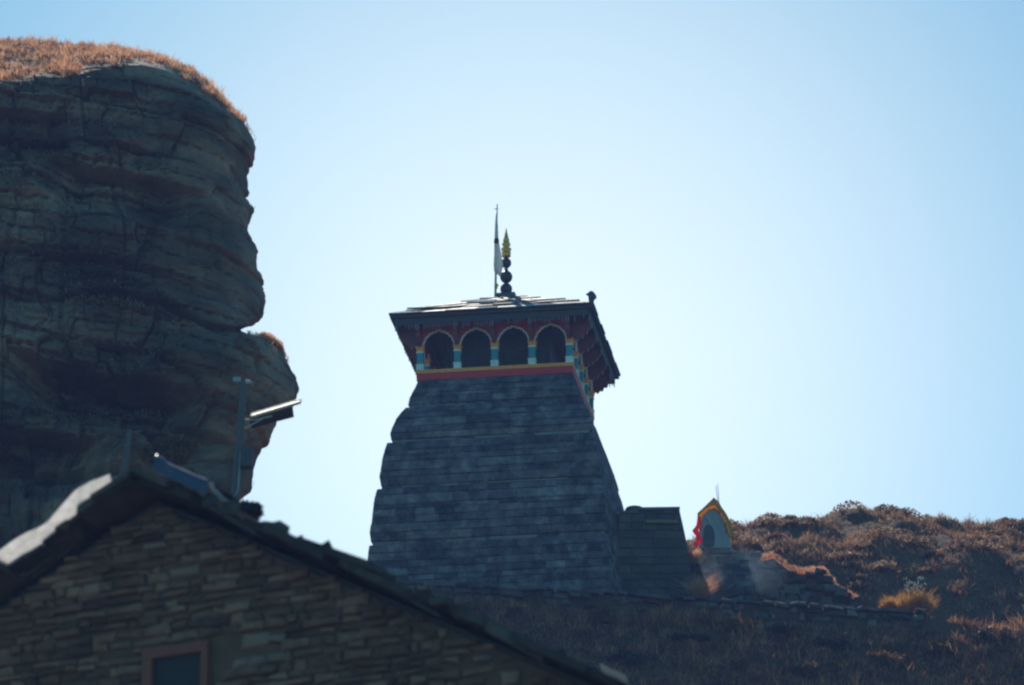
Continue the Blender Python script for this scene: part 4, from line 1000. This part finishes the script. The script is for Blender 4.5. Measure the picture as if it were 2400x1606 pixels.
# roof: rafters' boarding and slate slabs
NRW = 15
rf = MB()
for (a, b) in ((uL, uap), (uap, uR)):
    n0 = Vector((0, .04, 0)); d = .11
    rf.prism([(a, ztopr(a) - .10), (b, ztopr(b) - .10), (b, ztopr(b) - .06), (a, ztopr(a) - .06)], (0, .47, 0), (1, 0, 0), (0, 0, 1), (0, DEP - .45, 0))
rfo = rf.build('roof', M_wood, house)
restr = MB()
for side_, (ua, ub, sl) in (('l', (uL, uap, al[0])), ('r', (uR, uap, ar[0]))):
    nrow = int(abs(ub - ua) / .36)
    for r_ in range(nrow):
        e0 = ua + (ub - ua) * r_ / nrow; e1 = ua + (ub - ua) * min(1, (r_ + 1.9) / nrow); y = rng.uniform(-.05, .05); first = True
        while y < DEP:
            wd = rng.uniform(.35, .7); th = rng.uniform(.03, .13) if first else rng.uniform(.025, .055); y1 = y + wd; li = rng.uniform(-.05, .06) if first else rng.uniform(0, .04); dj = rng.uniform(-.12, .12) if first else rng.uniform(-.05, .05)
            e0j = e0 + dj * (1 if side_ == 'r' else -1)
            zlo, zhi = ztopr(e0) - .055 + li + .02, ztopr(e1) - .05 + li * .4 + .02
            ys = (y + (rng.uniform(-.16, .22) if first else .005), y1)
            bot = [Vector((e0j, ys[0], zlo)), Vector((e0j + rng.uniform(-.04, .04), ys[1], zlo + rng.uniform(-.01, .01))), Vector((e1, ys[1], zhi)), Vector((e1, ys[0] + rng.uniform(-.04, .04), zhi))]
            v = bot + [p + Vector((0, 0, th)) for p in bot]; f = [[3, 2, 1, 0], [4, 5, 6, 7], [0, 1, 5, 4], [1, 2, 6, 5], [2, 3, 7, 6], [3, 0, 4, 7]]
            if first or y < .9: m = MB(); m.add(v, f); m.build('roof_slab', M_hslate, rfo)
            else: restr.add(v, f)
            first = False; y = y1
for k_ in range(26):
    u_ = rng.uniform(-1.6, uR - .4); w_ = rng.uniform(.04, .11); y_ = rng.uniform(-.1, .35); m = MB(); z_ = ztopr(u_) + .02
    m.box((u_ - w_, y_, z_ - .04), (u_ + w_, y_ + w_ * 1.5, z_ + rng.uniform(.03, .09)), .025); m.build('weight_stone', M_hslate, rfo)
ro = restr.build('roof_slabs', M_slatej, rfo); ro['kind'] = 'stuff'
rc_ = MB()
for k in range(9):
    y = -.10 + k * .8; rc_ = MB(); w_ = .30
    for sg in (-1, 1):
        rc_.prism([(0, .05 + .03 * sg), (sg * .42, -.16), (sg * .43, -.11), (0, .11 + .03 * sg)], (uap, y + rng.uniform(-.06, .04), zap - .13 + rng.uniform(.0, .03)), (1, 0, 0), (0, 0, 1), (rng.uniform(-.03, .03), .84, 0))
    rc_.build('ridge_stone', M_hslate, rfo)

# sheets draped over the verge
def drape(name, label, u_a, u_b, m, hang=.22, back=1.2, lift=.03, nU=70, seed=3, fold=.05, puff=.06, drop=None, curl=0):
    V = []; F = []; nV = 26
    for i in range(nU + 1):
        u = u_a + (u_b - u_a) * i / nU; zt0 = ztopr(u) + .03 + lift
        w1 = float(fbm(np.array(u * 2.3), np.array(0.), np.array(seed * 1.), seed, 3)); hg = hang * (1 + .5 * w1)
        if drop: hg *= drop(i / nU)
        for j in range(nV + 1):
            t = j / nV
            if t < .5: y = back * (1 - t * 2) - .06 * (t * 2); zz = zt0 + puff * math.sin(math.pi * t) ** 2
            else:
                s = (t - .5) * 2; r = .06; an = min(s * 2.2, 1) * math.pi / 2
                y = -.06 - r * math.sin(an); zz = zt0 + puff - r * (1 - math.cos(an)) - max(0, s - .45) / .55 * hg
            if curl and t >= .5:
                s = (t - .5) * 2; y = -.06 - .05 * s; zz = zt0 + puff + curl * s * (1 + .55 * w1) * (drop(i / nU) if drop else 1)
            wr = fold * float(fbm(np.array(u * 3.1 + y), np.array(y * 2.5), np.array(zz * 2.), seed + 9, 3))
            V.append(Vector((u, y + wr * (t > .4) * .8, zz + wr * .8)))
    for i in range(nU):
        for j in range(nV): F.append([i * (nV + 1) + j, (i + 1) * (nV + 1) + j, (i + 1) * (nV + 1) + j + 1, i * (nV + 1) + j + 1])
    o = mesh(name, [hM @ v for v in V], F, m, None, True); s = o.modifiers.new('s', 'SOLIDIFY'); s.thickness = .006
    return tag(o, label, 'tarpaulin')
hM = Matrix.Translation(Vector((H0.x, H0.y, hz0))) @ Matrix.Rotation(HT, 4, 'Z')
drape('plastic_sheet', 'pale plastic sheet draped over the sloping roof edge and catching the sun', hit(-60, 1380)[0], hit(268, 1138)[0], M_sheet, .015, 1.6, .0, 90, 3, .06, .0, lambda t: .55 + .7 * math.exp(-((t - .8) / .14) ** 2) - .35 * math.exp(-((t - .55) / .08) ** 2), .12)
drape('blue_tarpaulin', 'crumpled blue tarpaulin lying over the roof beside the ridge', hit(372, 1140)[0], hit(500, 1180)[0], M_blue, .10, 1.4, .10, 40, 7, .08, .12)
drape('clear_sheet', 'pale plastic sheet caught on the low end of the roof edge', hit(1418, 1585)[0], hit(1478, 1612)[0], plain_mat('grubby_plastic', (.45, .44, .46), .4, 0, .35), .03, .3, .01, 24, 12, .05, .0, None, .06)
drape('crumpled_sheet', 'small crumpled white plastic lying on the roof next to the blue tarpaulin', hit(445, 1160)[0], hit(505, 1180)[0], M_sheet, .01, .5, .10, 24, 15, .12, .03, None, .04)
# straw lying on the roof edge
ptl = []
for _ in range(1000):
    u = rng.uniform(hit(748, 1285)[0], hit(838, 1320)[0]); ptl.append(hM @ Vector((u, rng.uniform(.0, 1.4), ztopr(u) + .03)))
blades('roof_straw', np.array(ptl), .06, .01, M_grassL, lean=(.4, 0, 0), spread=.8, label='patch of yellow straw lying on the slate roof edge')

# ------------------------------------------------------------------ lamp pole with solar panel
PY = 87.0
p0, p1 = at(547, 1200, PY), at(573, 893, PY)
pg = float(terr(p0.x, PY)); dirp = (p1 - p0) / (p1.z - p0.z)
pb0 = p0 - dirp * (p0.z - pg + .1)
lamp = thing('solar_lamp_pole', 'leaning grey lamp pole with a solar panel before the cliff', 'lamp pole', pb0)
c = MB(); c.tube([(0, 0, 0), p0 - pb0, p1 - pb0], [.075, .068, .055], 10); c.build('pole', M_pole, lamp)
k = pxm(PY)
q0 = p1 - pb0
c = MB(); c.tube([q0 + Vector((-.14, 0, -.02)), q0 + Vector((.09, 0, .0))], .025, 8); c.box(q0 + Vector((-.18, -.05, -.02)), q0 + Vector((-.06, .05, .05))); c.box(q0 + Vector((0, -.05, -.06)), q0 + Vector((.12, .06, -.01))); c.build('lamp_head', M_metal, lamp)
def pp(x, y, Y): return at(x, y, Y) - pb0
A, B, C_, D = pp(586, 975, PY - .1), pp(686, 945, PY - .05), pp(689, 979, PY + .0), pp(590, 1000, PY - .05)
A = pp(584, 973, PY + .10); B = pp(685, 945, PY + .12); C_ = pp(689, 978, PY + .40); D = pp(590, 1004, PY + .38)
nrm = (B - A).cross(D - A).normalized()
if nrm.y > 0: nrm = -nrm
t_ = -nrm * .04
c = MB(); c.add([A, B, C_, D, A + t_, B + t_, C_ + t_, D + t_], [[0, 1, 2, 3], [7, 6, 5, 4], [0, 4, 5, 1], [1, 5, 6, 2], [2, 6, 7, 3], [3, 7, 4, 0]]); c.build('panel_housing', M_panel, lamp)
n_p = Vector((-.30, -.52, .80)).normalized(); e1 = Vector((.86, -.19, .0)) * (PY / 96); e1.z = -(n_p.x * e1.x + n_p.y * e1.y) / n_p.z
e2 = n_p.cross(e1).normalized() * .16
if e2.y < 0: e2 = -e2
F0 = pp(588, 976, PY - .22); c = MB(); tt = n_p * .035
q4 = [F0, F0 + e1, F0 + e1 + e2, F0 + e2]; c.add([p - tt for p in q4] + q4, [[3, 2, 1, 0], [4, 5, 6, 7], [0, 1, 5, 4], [1, 2, 6, 5], [2, 3, 7, 6], [3, 0, 4, 7]])
pan = c.build('solar_panel', plain_mat('panel_glare', (.42, .31, .23), .5), lamp)  # the sun's warm glare is put into the panel's colour
c = MB()
for a_, b_ in ((0, 1), (1, 2), (2, 3), (3, 0)): c.tube([q4[a_], q4[b_]], .016, 6)
c.build('frame', M_sunframe, pan)
c = MB(); m_ = pp(566, 985, PY); c.tube([m_, (A + D) * .5 * .9 + B * .1, (A + B + C_ + D) / 4], [.022, .02, .02], 6); c.tube([pp(562, 1010, PY), (A + D) * .35 + (B + C_) * .15], .015, 6); c.build('arm', M_metal, lamp)
c = MB(); m_ = pp(578, 1075, PY - .12); c.box(m_ - Vector((.09, .08, .15)), m_ + Vector((.09, .1, .15))); c.build('battery_box', plain_mat('battery_box', (.03, .03, .035), .5), lamp)
c = MB(); c.tube([pp(563, 1060, PY - .07), pp(558, 1150, PY - .09), pp(545, 1170, PY - .1), pp(544, 1200, PY - .09)], .012, 5); c.build('cable', M_metal, lamp)
# slim wooden pole
p0, p1 = at(287, 1130, 92), at(304, 1008, 92); pg = float(terr(p0.x, 92)); dirp = (p1 - p0) / (p1.z - p0.z); b0 = p0 - dirp * (p0.z - pg + .1)
wp = thing('wooden_pole', 'slim weathered wooden pole rising behind the house ridge', 'pole', b0)
c = MB(); c.tube([(0, 0, 0), (p0 + p1) / 2 - b0, p1 - b0], [.06, .05, .045], 8); c.build('pole', M_pole, wp)
c = MB(); c.tube([p1 - b0 + Vector((-.06, 0, -.07)), p1 - b0 + Vector((.2, 0, -.01))], .02, 6); c.build('crossbar', M_pole, wp)

# ------------------------------------------------------------------ smoke beside the shrine
def smoke(name, label, px, py, Y, rx, ry, rz, dens, seed):
    c = MB(); n = 20; c.lathe([(max(.01, math.sin(math.pi * k / 12)), -math.cos(math.pi * k / 12)) for k in range(13)], n)
    o = c.build(name, None); p = at(px, py, Y); o.location = p; o.scale = (rx, ry, rz)
    m = bpy.data.materials.new('smoke_volume'); m.use_nodes = True; nt = m.node_tree; n_, l_ = nt.nodes, nt.links
    n_.remove(n_['Principled BSDF']); v = n_.new('ShaderNodeVolumePrincipled'); v.inputs['Color'].default_value = (.55, .75, 1, 1); v.inputs['Anisotropy'].default_value = .3
    tc = n_.new('ShaderNodeTexCoord'); ln = n_.new('ShaderNodeVectorMath'); ln.operation = 'LENGTH'; l_.new(tc.outputs['Object'], ln.inputs[0])
    mr = n_.new('ShaderNodeMapRange'); mr.inputs['From Min'].default_value = 1.0; mr.inputs['From Max'].default_value = .2; mr.inputs['To Min'].default_value = 0; mr.inputs['To Max'].default_value = dens; l_.new(ln.outputs['Value'], mr.inputs['Value'])
    nz = n_.new('ShaderNodeTexNoise'); nz.inputs['Scale'].default_value = 1.0; nz.inputs['Detail'].default_value = 3; l_.new(tc.outputs['Object'], nz.inputs['Vector'])
    r2 = n_.new('ShaderNodeMapRange'); r2.inputs['From Min'].default_value = .22; r2.inputs['From Max'].default_value = .8; l_.new(nz.outputs['Fac'], r2.inputs['Value'])
    mm = n_.new('ShaderNodeMath'); mm.operation = 'MULTIPLY'; l_.new(mr.outputs[0], mm.inputs[0]); l_.new(r2.outputs[0], mm.inputs[1]); l_.new(mm.outputs[0], v.inputs['Density'])
    l_.new(v.outputs[0], n_['Material Output'].inputs['Volume']); o.data.materials.append(m)
    return tag(o, label, 'smoke', kind='stuff')
smoke('smoke', 'thin blue smoke drifting low beside the shrine', 1715, 1352, 128.9, 1.5, .8, .75, .34, 1)

# ------------------------------------------------------------------ the air between
gz = float(GZ.min()); c = MB(); c.box((-310, -130, gz - 1), (310, 490, 62)); hz = c.build('haze', None)
m = bpy.data.materials.new('haze_air'); m.use_nodes = True; n_ = m.node_tree.nodes
n_.remove(n_['Principled BSDF']); v = n_.new('ShaderNodeVolumePrincipled'); v.inputs['Color'].default_value = (.27, .43, 1, 1); v.inputs['Density'].default_value = .00042; v.inputs['Anisotropy'].default_value = .2
m.node_tree.links.new(v.outputs[0], n_['Material Output'].inputs['Volume']); hz.data.materials.append(m)
tag(hz, 'thin blue mountain haze in the air', 'haze', kind='stuff')
